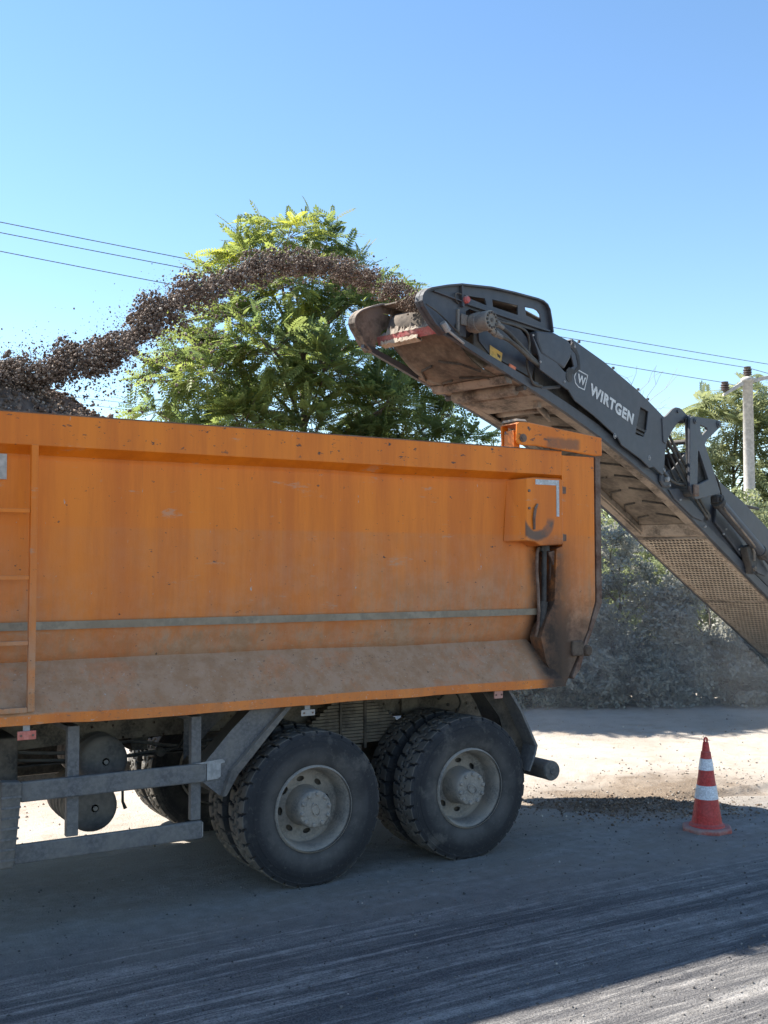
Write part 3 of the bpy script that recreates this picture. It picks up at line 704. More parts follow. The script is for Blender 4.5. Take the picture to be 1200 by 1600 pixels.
# wheels
def tyre_mesh(name):
    # radius / depth profile, outer sidewall at y=0, tread .03...27
    prof = [(.300, .030), (.306, .022), (.330, .010), (.370, .001), (.415, -.004), (.455, -.002), (.470, .001), (.472, .004), (.492, .008), (.505, .013), (.509, .012), (.520, .018), (.533, .026)]
    tread = [(.541, .030), (.5435, .042), (.545, .058), (.545, .076), (.546, .094), (.546, .112), (.546, .130), (.546, .150)]
    tread = tread + [(r, .30 - h) for r, h in reversed(tread[:-1])]
    prof = prof + tread + [(r, .30 - h) for r, h in reversed(prof)]
    m = len(prof); n = 288; vs = []
    lug = 32                                                 # lugs round the tyre
    for k in range(n):
        a = 2*math.pi*k/n; ph = (k*lug/n)
        for i, (r, h) in enumerate(prof):
            rr = r; t = (h-.15)/.12
            if .5 < r and -.008 < h-.03 < .246 or .0 < h-.018 < .27:
                at = abs(t)
                zig = .22*(1 if (int(ph*2) % 2) else -1)*.0
                if r > .538:
                    f = (ph + .28*at + (.5 if t > 0 else 0)) % 1.0
                    cen = (ph*2 + .25) % 1.0
                    groove = f < .16
                    mid = abs(at - (.30 + .06*(1 if cen < .5 else -1))) < .07
                    inner = at < .30 and ((ph + .5*(t > 0) + .35*at + .3) % 1.0) < .13
                    if groove and at > .26 or mid or inner: rr -= .020
                elif r > .503 and at > .9:
                    f = (ph + .28 + (.5 if t > 0 else 0)) % 1.0
                    if f < .20: rr -= .014
            x, y, zz = rr*math.cos(a), h, rr*math.sin(a)
            if zz < -.534: zz = -.534                        # flattened where it stands
            elif zz < -.42: y += (h-.15)*.10*((-zz-.42)/.11)**2
            vs.append((x, y, zz))
    fs = [(k*m+i, k*m+i+1, ((k+1) % n)*m+i+1, ((k+1) % n)*m+i) for k in range(n) for i in range(m-1)]
    me = MB().add(vs, fs).mesh(name); return me
def rim_mesh(name):
    prof = [(.292, .004), (.300, .010), (.306, .024), (.300, .032), (.292, .028), (.284, .036), (.272, .060), (.262, .110), (.255, .165), (.246, .176), (.222, .182)]
    mb = MB(); mb.lathe(prof, 60)
    # disc with ten oval hand holes
    n = 10; outer = [(.223*math.cos(2*math.pi*i/60), .223*math.sin(2*math.pi*i/60)) for i in range(60)]
    inner = [(.125*math.cos(2*math.pi*i/40), .125*math.sin(2*math.pi*i/40)) for i in range(40)]
    hl = []
    for k in range(8):
        a = 2*math.pi*(k+.4)/8; c = (.188*math.cos(a), .188*math.sin(a)); tx, ty = -math.sin(a), math.cos(a); nx, ny = math.cos(a), math.sin(a)
        hl.append([(c[0]+tx*.031*math.cos(b)+nx*.019*math.sin(b), c[1]+ty*.031*math.cos(b)+ny*.019*math.sin(b)) for b in [2*math.pi*i/14 for i in range(14)]])
    mb.prism([outer, inner] + hl, .183, .193, side)
    mb.lathe([(.128, .182), (.118, .165), (.114, .16), (.110, .16)], 40)
    mb.lathe([(.262, .2), (.262, .27), (.29, .296)], 48)
    return mb.mesh(name)
def hub_mesh(name):
    return MB().lathe([(0, -.012), (.030, -.012), (.036, -.004), (.085, -.002), (.100, -.003), (.122, .002), (.129, .012), (.131, .03), (.131, .13), (.140, .15), (.145, .185)], 44).mesh(name)
TY, RM, HB = tyre_mesh('tyre'), rim_mesh('rim'), hub_mesh('hub_cap')
NUT = MB().lathe([(0, -.016), (.010, -.016), (.0155, -.010), (.0165, .0)], 10).mesh('wheel_nut')
EMB = MB().prism([[(.052*math.cos(a), .030*math.sin(a)) for a in [2*math.pi*i/24 for i in range(24)]], [(.044*math.cos(a), .023*math.sin(a)) for a in [2*math.pi*i/24 for i in range(24)]]], -.016, -.010, side).mesh('hub_badge')
for me_, mt in ((TY, 'tyre'), (RM, 'rim'), (HB, 'rim'), (NUT, 'rim'), (EMB, 'rim')): me_.materials.append(M[mt])
DR = MB().lathe([(0, .215), (.215, .215), (.220, .225), (.220, .42), (0, .43)], 32).mesh('brake_drum'); DR.materials.append(M['chassis'])
for me_ in (TY, RM, HB): me_.polygons.foreach_set('use_smooth', [True]*len(me_.polygons))
def auto(o, deg=32):
    # split shading at crisp edges without operators
    me = o.data; bm = bmesh.new(); bm.from_mesh(me)
    for e in bm.edges:
        if len(e.link_faces) == 2 and e.calc_face_angle(0) > R(deg): e.smooth = False
    bm.to_mesh(me); bm.free()
done_auto = set()
def wheel(u, v, flip, full, spin):
    w = bpy.data.objects.new('wheel', None); col.objects.link(w); w.parent = truck
    w.location = (u, v-1.25, .534); w.rotation_euler = (0, 0, math.pi if flip else 0)
    def sub(name, me, parent=w, rot=0.0, loc=(0, 0, 0)):
        o = bpy.data.objects.new(name, me); col.objects.link(o); o.parent = parent; o.location = loc; o.rotation_euler = (0, rot, 0)
        if me.name not in done_auto: auto(o, 30); done_auto.add(me.name)
        return o
    sub('tyre', TY); sub('rim', RM, rot=spin)
    if full: sub('brake_drum', DR)
    if full:
        sub('hub_cap', HB); sub('hub_badge', EMB, loc=(0, 0, 0), rot=R(60)+spin)
        for k in range(10):
            a = 2*math.pi*k/10 + spin
            sub('wheel_nut', NUT, loc=(.108*math.cos(a), -.001, .108*math.sin(a)))
for u, sp in ((0.0, R(10)), (1.35, R(-25))):
    wheel(u, 0.0, False, True, sp); wheel(u, .66, True, False, sp)
    wheel(u, 2.5, True, True, sp); wheel(u, 1.84, False, False, sp)

# ------------------------------------------------------------------ load heap and thrown millings
def heap():
    xs = np.arange(-4.5, 1.2, .04); ys = np.arange(.12, 2.38, .04)
    X, Y = np.meshgrid(xs, ys, indexing='ij')
    ridge = np.interp(X, [-4.5, -3.2, -2.2, -1.6, -1.15, -.6, .1, 1.2], [4.70, 4.55, 3.78, 3.52, 3.30, 3.03, 2.6, 2.1])  # end out of view raised so its shadow reaches the road
    Z = ridge - .62*np.abs(Y-1.05)*np.clip((ridge-2.7), .15, .8)
    Z += .10*(vnoise(X*2.6, Y*2.6, 51)-.5) + .05*(vnoise(X*8, Y*8, 52)-.5) + .03*(vnoise(X*20, Y*20, 53)-.5)
    Z = np.minimum(Z, 3.06 + (1.15 + .6*np.clip((-2.3-X)/.5, 0, 1))*(Y-.12))
    V = np.stack([X, Y, Z], -1).reshape(-1, 3); nx, ny = len(xs), len(ys)
    i = np.arange(nx-1)[:, None]*ny + np.arange(ny-1)[None, :]
    F = np.stack([i, i+ny, i+ny+1, i+1], -1).reshape(-1, 4)
    return V, F, X, Y, Z
V, F, HX, HY, HZ = heap()
me = np_mesh('millings_heap', V, F, M['millings'], rng.random(len(V))*.6)
sel = np.nonzero((HX.ravel() > -3.0) & (HX.ravel() < -.7) & (HY.ravel() < 1.7))[0]; k = rng.choice(sel, 9000)
P = np.column_stack([HX.ravel()[k], HY.ravel()[k], HZ.ravel()[k]]) + rng.normal(0, .012, (9000, 3))
r = .006 + .024*rng.random(9000)**4.5
hs = stones('heap_stones', P, r, M['millings'], True)
bm = bmesh.new(); bm.from_mesh(me); ta = bm.verts.layers.float.get('tint'); bm.from_mesh(hs); bm.to_mesh(me); bm.free()
tag(link('millings_heap', me, None), 'dark brown asphalt millings heaped above the rim of the orange truck body', 'millings heap', kind='stuff')

CPSI = R(14.0); CO = np.array([1.5, .9, 0.0])
CD = np.array([math.cos(CPSI), math.sin(CPSI), 0.0]); CN = np.array([-math.sin(CPSI), math.cos(CPSI), 0.0])
def conv_pt(s, t, zz): return CO + CD*s + CN*t + np.array([0, 0, zz])
path_s = np.array([.62, .35, .12, -.28, -.74, -1.09, -1.43, -1.74, -2.04, -2.27, -2.41, -2.54, -2.66, -2.85, -3.05, -3.25, -3.55, -3.9])
path_z = np.array([4.66, 4.74, 4.785, 4.795, 4.785, 4.735, 4.63, 4.48, 4.335, 4.19, 4.08, 3.95, 3.80, 3.70, 3.67, 3.57, 3.55, 3.52])
arc = np.concatenate([[0], np.cumsum(np.hypot(np.diff(path_s), np.diff(path_z)))])
def stream():
    Ps, rs = [], []
    # thick jet leaving the belt, breaking into lumps further out
    clumps = np.array([(.62, 4.655, .10), (.42, 4.68, .112), (.14, 4.73, .122), (-.17, 4.78, .125), (-.44, 4.79, .134), (-.7, 4.8, .125), (-.95, 4.76, .139), (-1.2, 4.73, .136), (-1.43, 4.63, .144), (-1.63, 4.5, .121), (-1.84, 4.4, .119), (-2.04, 4.32, .146), (-2.2, 4.22, .105), (-2.37, 4.1, .185), (-2.48, 3.95, .112), (-2.6, 3.85, .102), (-2.74, 3.75, .170), (-2.89, 3.65, .108), (-3.06, 3.68, .155), (-3.17, 3.58, .122), (-3.28, 3.51, .11), (-3.44, 3.54, .125), (-3.55, 3.47, .12), (-3.75, 3.5, .14)])
    for ci, (cs0, cz0, cr0) in enumerate(clumps):
        cr0 *= .80 if cs0 > -1.5 else .80; near = 1.5 if cs0 > -.8 else 1.0; n = int(36000*cr0**2*3.4*near); d = rng.normal(size=(n, 3)); d /= np.linalg.norm(d, axis=1)[:, None]
        wob = 1 + .60*(vnoise(d[:, 0]*2.2 + ci*7 + 20, d[:, 2]*2.2 + 30, 64) - .5)*2
        q = rng.random(n)**(1/2.3)*1.10
        off = d*(cr0*q*wob)[:, None]; off[:, 1] *= 1.5
        P = CO + np.outer(cs0 + off[:, 0], CD) + np.outer(.5 + off[:, 1], CN); P[:, 2] += cz0 + off[:, 2]
        Ps.append(P); rs.append((.0040 + .0135*rng.random(n)**4.2)*(.80 if near > 1 else 1))
    # fringe on top of and below the jet, more of it farther from the belt
    n = 5600; a = (rng.random(n)**.62)*arc[-1]
    cs = np.interp(a, arc, path_s); cz = np.interp(a, arc, path_z); late = np.clip(a/arc[-1], 0, 1)
    o1 = rng.normal(0, 1, (n, 3))*(.066 + .055*late)[:, None]
    P = CO + np.outer(cs + o1[:, 0], CD) + np.outer(.5 + o1[:, 1]*1.2, CN)
    P[:, 2] += cz + o1[:, 2]*.9 - np.abs(rng.normal(0, 1, n))*.10*late
    Ps.append(P); rs.append(.003 + .008*rng.random(n)**3)
    n = 9000; a = rng.random(n)**.8*arc[-1]
    cs = np.interp(a, arc, path_s); cz = np.interp(a, arc, path_z)
    o1 = rng.normal(0, .085, (n, 3))
    P = CO + np.outer(cs + o1[:, 0], CD) + np.outer(.5 + o1[:, 1]*1.3, CN); P[:, 2] += cz + o1[:, 2]*.9 - .02
    Ps.append(P); rs.append(.0016 + .0022*rng.random(n))
    # spray falling out of the lumps towards the load
    n = 3000; a = (.50 + .5*rng.random(n))*arc[-1]
    cs = np.interp(a, arc, path_s); cz = np.interp(a, arc, path_z)
    P = CO + np.outer(cs + rng.normal(.10, .16, n), CD) + np.outer(.5 + rng.normal(0, .2, n), CN)
    P[:, 2] += cz - rng.random(n)**1.3*.55 + .03
    Ps.append(P); rs.append(.0025 + .011*rng.random(n)**4)
    n = 240; a = (.55 + .45*rng.random(n))*arc[-1]
    cs = np.interp(a, arc, path_s); cz = np.interp(a, arc, path_z)
    P = CO + np.outer(cs + rng.normal(0, .2, n), CD) + np.outer(.5 + rng.normal(0, .2, n), CN)
    P[:, 2] += cz + .08 + np.abs(rng.normal(0, .06, n))
    Ps.append(P); rs.append(.003 + .009*rng.random(n)**4)
    return np.concatenate(Ps), np.concatenate(rs)
P, r = stream()
tag(link('flying_millings', stones('flying_millings', P, r, M['millings'], True), None), 'lumpy stream of brown millings flung through the air from conveyor to truck', 'flying millings', kind='stuff')

# ------------------------------------------------------------------ LOADING CONVEYOR of the milling machine
conv = thing('loading_conveyor', (1.5, .9, 0.0), 'slate grey loading conveyor of a road milling machine reaching over the truck', 'conveyor', rz=CPSI)
def cp(mb, name, mat, parent=None, bevel=0.0, smooth=False):
    """mesh coordinates are (s, t, z) of the conveyor"""
    p = parent or conv
    o = link(name, mb.mesh(name), M[mat], p, True, bevel, smooth)
    return o
ZS = [-.2, .252, .874, 1.577, 2.14, 2.70, 3.2, 3.909, 4.634, 5.089, 6.495, 9.5]
ZZ = [4.41, 4.295, 4.125, 3.930, 3.767, 3.590, 3.405, 3.125, 2.785, 2.561, 1.876, .44]
def zb(s): return float(np.interp(s, ZS, ZZ))
SS = [.252, .5, .874, 1.2, 1.577, 1.9, 2.14, 2.45, 2.70, 2.95, 3.2, 3.5, 3.909, 4.634, 5.089, 6.495, 8.6]
def strip(t0, t1, lo, hi, s0=.25, s1=8.6):
    ss = [s0] + [s for s in SS if s0 < s < s1] + [s1]
    lo_ = lo if callable(lo) else (lambda s: lo); hi_ = hi if callable(hi) else (lambda s: hi)
    vs = []; fs = []
    for s in ss: vs += [(s, t0, zb(s)+lo_(s)), (s, t1, zb(s)+lo_(s)), (s, t1, zb(s)+hi_(s)), (s, t0, zb(s)+hi_(s))]
    for i in range(len(ss)-1):
        for k in range(4): fs.append((i*4+k, i*4+(k+1) % 4, (i+1)*4+(k+1) % 4, (i+1)*4+k))
    fs.append((0, 1, 2, 3)); n = (len(ss)-1)*4; fs.append((n+3, n+2, n+1, n))
    return MB().add(vs, fs)
def rail_h(s): return float(np.interp(s, [.25, .87, 1.56, 2.65, 3.9, 6.5], [.05, .065, .095, .115, .10, .125]))
cp(strip(-.012, .03, .0, rail_h), 'frame_rail', 'conv', bevel=.004)
cp(strip(.97, 1.012, .0, rail_h), 'frame_rail', 'conv', bevel=.004)
# dirty lower flanges that carry the belt edge
cp(strip(.031, .145, .004, lambda s: .022, 1.0), 'belt_flange', 'conv_dirty')
cp(strip(.875, .969, .004, lambda s: .022, 1.0), 'belt_flange', 'conv_dirty')
cp(strip(.135, .165, .0225, lambda s: float(np.interp(s, [1, 2.6, 4], [.05, .10, .12])), 2.2, 4.95), 'inner_lip', 'conv_dirty')
cp(strip(.845, .875, .0225, lambda s: float(np.interp(s, [1, 2.6, 4], [.05, .10, .12])), 2.2, 4.95), 'inner_lip', 'conv_dirty')
# inner side walls behind the open gaps
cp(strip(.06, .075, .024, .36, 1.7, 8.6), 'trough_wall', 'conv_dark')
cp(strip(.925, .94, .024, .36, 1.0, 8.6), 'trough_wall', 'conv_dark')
# belt: lower and upper run plus wrap round the head drum
low = [(.64, 4.262), (.76, 4.175), (.85, 4.125), (1.0, 4.070), (1.35, 4.020), (1.62, 4.015), (1.9, 3.93), (2.3, 3.81), (2.8, 3.645), (3.3, 3.465), (3.9, 3.225), (4.6, 2.905), (5.0, 2.705), (6.5, 1.985), (8.6, .98)]
upp = [(.74, 4.645), (1.2, 4.50), (2.0, 4.28), (2.8, 4.02), (3.3, 3.84), (4.6, 3.24), (8.6, 1.33)]
wrap = [(.66 + .185*math.cos(a), 4.475 + .185*math.sin(a)) for a in [R(d) for d in range(75, 250, 14)]]
loop = list(reversed(low)) + list(reversed(wrap)) + upp
vs = []; fs = []
for (s, zz) in loop:
    for tt in (.13, .20, .35, .5, .65, .80, .87): vs.append((s, tt, zz))
for i in range(len(loop)-1):
    for k in range(6): fs.append((i*7+k, i*7+k+1, (i+1)*7+k+1, (i+1)*7+k))
belt = cp(MB().add(vs, fs), 'belt', 'belt', smooth=True)
sm = belt.modifiers.new('thickness', 'SOLIDIFY'); sm.thickness = .016; sm.offset = 0
# rubber cleats on the returning belt
def low_z(s): return float(np.interp(s, [p[0] for p in low], [p[1] for p in low]))
sc = .95
while sc < 4.95:
    if not 1.45 < sc < 2.35:
        for pts in ([(.155, .03), (.255, -.12), (.47, -.20)], [(.845, .03), (.765, -.12), (.60, -.16)]):
            mb = MB(); vs = []
            for (tt, ds) in pts:
                s = sc + ds; zl = low_z(s) - .0085
                vs += [(s-.009, tt, zl), (s+.009, tt, zl), (s+.009, tt, zl-.020), (s-.009, tt, zl-.020)]
            fs = []
            for i in range(2):
                for k in range(4): fs.append((i*4+k, i*4+(k+1) % 4, (i+1)*4+(k+1) % 4, (i+1)*4+k))
            fs += [(0, 1, 2, 3), (11, 10, 9, 8)]
            cp(mb.add(vs, fs), 'cleat', 'cleat', belt)
    sc += .30
# head drum, red scraper caked with material
cp(MB().lathe([(0, .12), (.17, .12), (.174, .13), (.174, .87), (.17, .88), (0, .88)], 36, (.66, 0, 4.475)), 'head_drum', 'conv_dark')
def local(pts_): return pts_
scr = cp(MB().add([(.245, .045, 4.375), (.29, .045, 4.30), (.42, .955, 4.335), (.40, .955, 4.415), (.27, .045, 4.385), (.315, .045, 4.31), (.445, .955, 4.345), (.425, .955, 4.425)],
       [(0,1,2,3), (7,6,5,4), (0,4,5,1), (1,5,6,2), (2,6,7,3), (3,7,4,0)]), 'belt_scraper', 'red', bevel=.004)
vs = []; fs = []
for k in range(49):
    f = k/48; tt = .06 + .86*f; h = .012 + .05*random.random()**2 + .035*math.exp(-((f-.78)/.14)**2) + .02*math.exp(-((f-.45)/.1)**2); s0 = .255 + (.40-.245)*f
    zz = 4.378 + .037*f
    vs += [(s0-.010-.012*random.random(), tt, zz-.010*random.random()), (s0+.004+.015*random.random(), tt, zz+h), (s0+.10, tt, zz+h*random.uniform(.3, .9)), (s0+.11, tt, zz-.01)]
for k in range(48):
    for j in range(4): fs.append((k*4+j, k*4+(j+1) % 4, (k+1)*4+(j+1) % 4, (k+1)*4+j))
cp(MB().add(vs, fs), 'caked_millings', 'cake', scr)
vs = []; fs = []
for k in range(33):
    f = k/32; tt = .34 + .54*f; h = .012 + .024*random.random(); s0 = .298 + (.42-.29)*(tt/.95); zz = 4.298 + .035*tt
    vs += [(s0-.030-.01*random.random(), tt, zz+.004+h), (s0-.040, tt, zz-.012*random.random()), (s0+.02, tt, zz-.03), (s0+.03, tt, zz)]
for k in range(32):
    for j in range(4): fs.append((k*4+j, k*4+(j+1) % 4, (k+1)*4+(j+1) % 4, (k+1)*4+j))
cp(MB().add(vs, fs), 'caked_dust', 'mesh', scr)
# return rollers and cross bars under the head
cp(MB().prism([(1.18, 4.03), (1.30, 4.015), (1.30, 3.965), (1.22, 3.965)], .031, .968, lambda p, q, w: (p, w, q)), 'cross_bar', 'conv_dirty', bevel=.004)
ro = cp(MB().lathe([(0, .10), (.045, .10), (.062, .12), (.062, .34), (.066, .345), (.066, .42), (.062, .425), (.062, .62), (.066, .625), (.066, .70), (.062, .705), (.062, .88), (.045, .90), (0, .90)], 24, (1.46, 0, 3.945)), 'return_roller', 'conv_dirty', smooth=True)
cp(MB().tube([(1.46, .0, 3.945), (1.46, 1.0, 3.945)], .025, 10), 'axle', 'conv_dark', ro)
cp(MB().prism([(1.62, 3.955), (1.98, 3.865), (1.98, 3.825), (1.66, 3.90)], .031, .968, lambda p, q, w: (p, w, q)), 'cross_bar', 'conv_dirty', bevel=.004)
cp(MB().box(1.80, 1.86, .10, .16, 3.80, 4.0).prism([(1.93, 3.88), (1.97, 3.80), (2.16, 3.70), (2.12, 3.80)], .20, .23, side), 'roller_bracket', 'conv_dirty', bevel=.004)
cp(MB().prism([(2.02, 3.84), (2.08, 3.84), (2.28, 3.735), (2.22, 3.735)], .031, .12, side), 'brace', 'conv_dirty', bevel=.003)
ro = cp(MB().lathe([(0, .12), (.055, .12), (.055, .88), (0, .88)], 20, (2.15, 0, 3.86)), 'return_roller', 'conv_dirty', smooth=True)
cp(MB().prism([(4.90, 2.74), (5.045, 2.66), (5.045, 2.588), (4.99, 2.61)], .031, .968, lambda p, q, w: (p, w, q)), 'cross_bar', 'conv_dirty', bevel=.004)
# perforated guard panels below the lower section
def perforated(s0, s1, t0, t1, nrow, ncol):
    vs, fs = [], []
    ds = (s1-s0)/nrow; dt = (t1-t0)/ncol
    def pt(s, tt, d): return (s, tt, zb(s) + d)
    def cell(a, b, c, d):
        w, h = (b-a), (d-c); cx, cy = (a+b)/2, (c+d)/2
        base = len(vs); m = 8
        out = [(a,c),((a+b)/2,c),(b,c),(b,(c+d)/2),(b,d),((a+b)/2,d),(a,d),(a,(c+d)/2)]
        ang = [math.atan2(o[1]-cy, o[0]-cx) for o in out]
        full = w > ds*.9 and h > dt*.9
        rx, ry = (w*.45, h*.42)
        inn = [(cx + rx*math.cos(math.pi*1.25 + i*math.pi/4), cy + ry*math.sin(math.pi*1.25 + i*math.pi/4)) for i in range(8)]
        if not full:
            vs.extend([pt(o[0], o[1], -.004) for o in out]); fs.append(tuple(range(base, base+8))); return
        vs.extend([pt(o[0], o[1], -.004) for o in out]); vs.extend([pt(o[0], o[1], -.004) for o in inn]); vs.extend([pt(o[0], o[1], .004) for o in inn])
        for i in range(8):
            j = (i+1) % 8
            fs.append((base+i, base+j, base+8+j, base+8+i)); fs.append((base+8+i, base+8+j, base+16+j, base+16+i))
    for i in range(nrow):
        a, b = s0+ds*i, s0+ds*(i+1); off = dt*.5 if i % 2 else 0
        cuts = [t0] + [t0+off+dt*k for k in range(ncol+1) if t0 < t0+off+dt*k < t1-1e-6] + [t1]
        for c, d in zip(cuts[:-1], cuts[1:]): cell(a, b, c, d)
    return MB().add(vs, fs)
gm = None
for (s0, s1) in ((5.085, 6.70), (6.745, 8.4)):
    gm = cp(perforated(s0, s1, .055, .955, 25, 17), 'guard_mesh', 'mesh')
    mb = strip(.031, .054, -.010, .012, s0-.02, s1+.02); mb2 = strip(.956, .969, -.010, .012, s0-.02, s1+.02)
    mb.add(mb2.v, mb2.f)
    mb.prism([(s0-.02, zb(s0-.02)-.008), (s0-.002, zb(s0-.002)-.008), (s0-.002, zb(s0-.002)+.012), (s0-.02, zb(s0-.02)+.012)], .0545, .9555, lambda p, q, w: (p, w, q))
    cp(mb, 'mesh_frame', 'conv_dirty', gm)

cp(strip(.10, .90, .060, .066, 5.06, 8.5), 'mesh_shade_sheet', 'black')  # black sheet painting the shade behind the mesh holes
# head guards
outer = [(-.047, 4.514), (-.040, 4.562), (-.020, 4.595), (.020, 4.628), (.080, 4.655), (.28, 4.715), (.479, 4.764), (.907, 4.815), (1.243, 4.830), (1.62, 4.836), (1.71, 4.830), (1.78, 4.805), (1.822, 4.757), (1.850, 4.66), (1.874, 4.537), (1.803, 4.520), (1.481, 4.519), (.943, 4.547), (.62, 4.560), (.52, 4.50), (.40, 4.36), (.40, 4.265), (.26, 4.268), (.126, 4.336), (.03, 4.42), (-.025, 4.47)]
win1 = [(.505, 4.672), (.70, 4.684), (.845, 4.698), (.868, 4.641), (.85, 4.638)]
win2 = [(.953, 4.707), (1.342, 4.718), (1.341, 4.626), (.962, 4.642)]
win3 = [(1.452, 4.724), (1.600, 4.732), (1.655, 4.722), (1.695, 4.695), (1.709, 4.614), (1.472, 4.648)]
hg = cp(MB().prism([outer, win1, win2, win3], -.012, .004, side), 'head_guard', 'conv', bevel=.002)
def lip(poly, i0, i1, t0, t1, th):
    """flange band following the outline between two corners"""
    pts = poly[i0:i1+1]; vs = []; fs = []; m = len(pts)
    for i, p in enumerate(pts):
        a = pts[max(i-1, 0)]; b = pts[min(i+1, m-1)]; d = math.hypot(b[0]-a[0], b[1]-a[1]); nx, nz = (b[1]-a[1])/d, -(b[0]-a[0])/d
        vs += [(p[0], t0, p[1]), (p[0], t1, p[1]), (p[0]+nx*th, t1, p[1]+nz*th), (p[0]+nx*th, t0, p[1]+nz*th)]
    for i in range(m-1):
        for k in range(4): fs.append((i*4+k, i*4+(k+1) % 4, (i+1)*4+(k+1) % 4, (i+1)*4+k))
    fs += [(0, 1, 2, 3), ((m-1)*4+3, (m-1)*4+2, (m-1)*4+1, (m-1)*4)]
    return MB().add(vs, fs)
cp(lip(outer, 0, 14, -.05, .045, .018), 'guard_flange', 'conv', hg, bevel=.004)
cp(lip([outer[k] for k in (22, 23, 24, 25, 0)], 0, 4, -.05, .045, .018), 'guard_flange', 'conv', hg, bevel=.004)
cp(MB().prism([(.49, 4.555), (.52, 4.555), (.50, 4.745), (.48, 4.755)], -.045, -.0125, side).prism([(.12, 4.625), (.49, 4.60), (.49, 4.612), (.12, 4.637)], -.04, -.0125, side), 'stiffener', 'conv', hg, bevel=.003)
cp(MB().prism([(.55, 4.585), (1.70, 4.535), (1.82, 4.535), (1.82, 4.552), (.62, 4.612)], -.045, -.0125, side), 'stiffener', 'conv', hg, bevel=.004)
far_poly = [(p[0]+.16*(1-min(1, max(0, p[0]/.5))), p[1]-.005) for p in outer]
fg = cp(MB().prism([far_poly, win1, win2, win3], .996, 1.012, side), 'head_guard', 'conv_dirty', bevel=.002)
cp(lip(far_poly, 0, 14, .955, 1.05, .018), 'guard_flange', 'conv_dirty', fg, bevel=.004)
cp(lip([far_poly[k] for k in (22, 23, 24, 25, 0)], 0, 4, .955, 1.05, .018), 'guard_flange', 'conv_dirty', fg, bevel=.004)
cp(MB().prism([(.62, 4.735), (.66, 4.72), (.67, 4.53), (.63, 4.53)], .965, .995, side), 'stiffener', 'conv_dirty', fg, bevel=.003)
# roof sheet over the head, dusty, raised to stop sun through the windows
cp(MB().prism([(.50, 4.748), (.95, 4.742), (1.40, 4.716), (1.86, 4.640), (1.86, 4.628), (1.40, 4.704), (.95, 4.730), (.50, 4.736)], .006, .99, side), 'roof_sheet', 'conv_dirty')
cp(MB().prism([(.62, 4.715), (1.30, 4.690), (1.80, 4.600), (1.80, 4.560), (1.30, 4.645), (.62, 4.68)], .42, .44, side), 'lit_strip', 'tag')  # pale strip painted in for the lit roof face behind the windows
cp(MB().prism([(.62, 4.679), (1.30, 4.644), (1.80, 4.559), (1.80, 4.40), (.90, 4.50)], .40, .42, side), 'window_backing', 'conv_dark')  # added dark plate, darkens the windows and blocks sun
# drive: plate, hydraulic motor with bolted cap, fittings and hoses
dp = cp(MB().prism([(.95, 4.535), (1.42, 4.505), (1.52, 4.44), (1.60, 4.30), (1.64, 4.20), (1.60, 4.06), (.95, 4.20), (.80, 4.30), (.78, 4.42)], .020, .034, side), 'drive_plate', 'conv', bevel=.003)
cp(MB().box(.40, .60, .005, .05, 4.30, 4.60), 'drum_bearing', 'conv', dp, bevel=.012)
cp(MB().box(.50, .60, -.02, .0, 4.40, 4.50).box(.44, .47, -.03, .0, 4.33, 4.53), 'bearing_bolts', 'motor', dp, bevel=.006)
cp(MB().box(.74, .95, .036, .05, 4.18, 4.40), 'opening_shade', 'conv_dark', dp)  # solid dark plate painted as the shade of an opening
mo = cp(MB().lathe([(0, -.235), (.083, -.235), (.090, -.228), (.090, -.15), (.084, -.145), (.084, -.10), (.092, -.095), (.092, -.03), (.075, -.02), (.075, .02)], 32, (.665, 0, 4.432)), 'hydraulic_motor', 'motor')
for k in range(12):
    a = 2*math.pi*k/12
    cp(MB().lathe([(0, -.247), (.011, -.247), (.0125, -.236), (.0125, -.2345)], 8, (.665+.068*math.cos(a), 0, 4.432+.068*math.sin(a))), 'bolt', 'conv_dark', mo)
cp(MB().lathe([(0, -.242), (.018, -.242), (.018, -.2345)], 10, (.665, 0, 4.432)), 'cap_plug', 'conv_dark', mo)
for (s, zz, s2, z2) in ((.72, 4.36, .86, 4.325), (.74, 4.45, .88, 4.415)):
    d = Vector((s2-s, 0, z2-zz)).normalized()
    mb = MB()
    for (f0, f1, rr) in ((0, .06, .026), (.06, .10, .034), (.10, .17, .024)):
        mb.tube([(s+d.x*f0, -.17, zz+d.z*f0), (s+d.x*f1, -.17, zz+d.z*f1)], rr, 10)
    cp(mb, 'hose_fitting', 'motor', mo, bevel=.002)
def hose(pts, r_, parent=None, name='hose'): return cp(MB().tube(smooth_pts(pts), r_, 8), name, 'hose', parent, smooth=True)
hose([(.86, -.17, 4.325), (1.00, -.165, 4.31), (1.20, -.14, 4.26), (1.42, -.10, 4.20), (1.60, -.06, 4.17), (1.72, -.02, 4.13)], .020)
hose([(.88, -.17, 4.415), (1.02, -.16, 4.37), (1.22, -.13, 4.30), (1.42, -.09, 4.235), (1.60, -.045, 4.195), (1.72, -.01, 4.16)], .020)
hose([(.80, -.10, 4.50), (1.00, -.08, 4.495), (1.25, -.06, 4.50), (1.42, -.05, 4.47), (1.48, -.04, 4.38), (1.46, -.04, 4.26), (1.44, -.04, 4.18), (1.47, -.04, 4.08), (1.56, -.03, 3.99), (1.70, -.02, 3.985)], .0125)
hose([(.56, -.02, 4.62), (.49, -.03, 4.665), (.41, -.035, 4.66), (.40, -.035, 4.61), (.46, -.02, 4.58)], .007)
hose([(-.01, -.055, 4.49), (.15, -.055, 4.44), (.32, -.05, 4.36), (.45, -.045, 4.30)], .007)
cp(MB().lathe([(0, -.075), (.026, -.075), (.036, -.060), (.036, -.014)], 16, (.535, 0, 4.625)), 'stop_button', 'button', smooth=False)
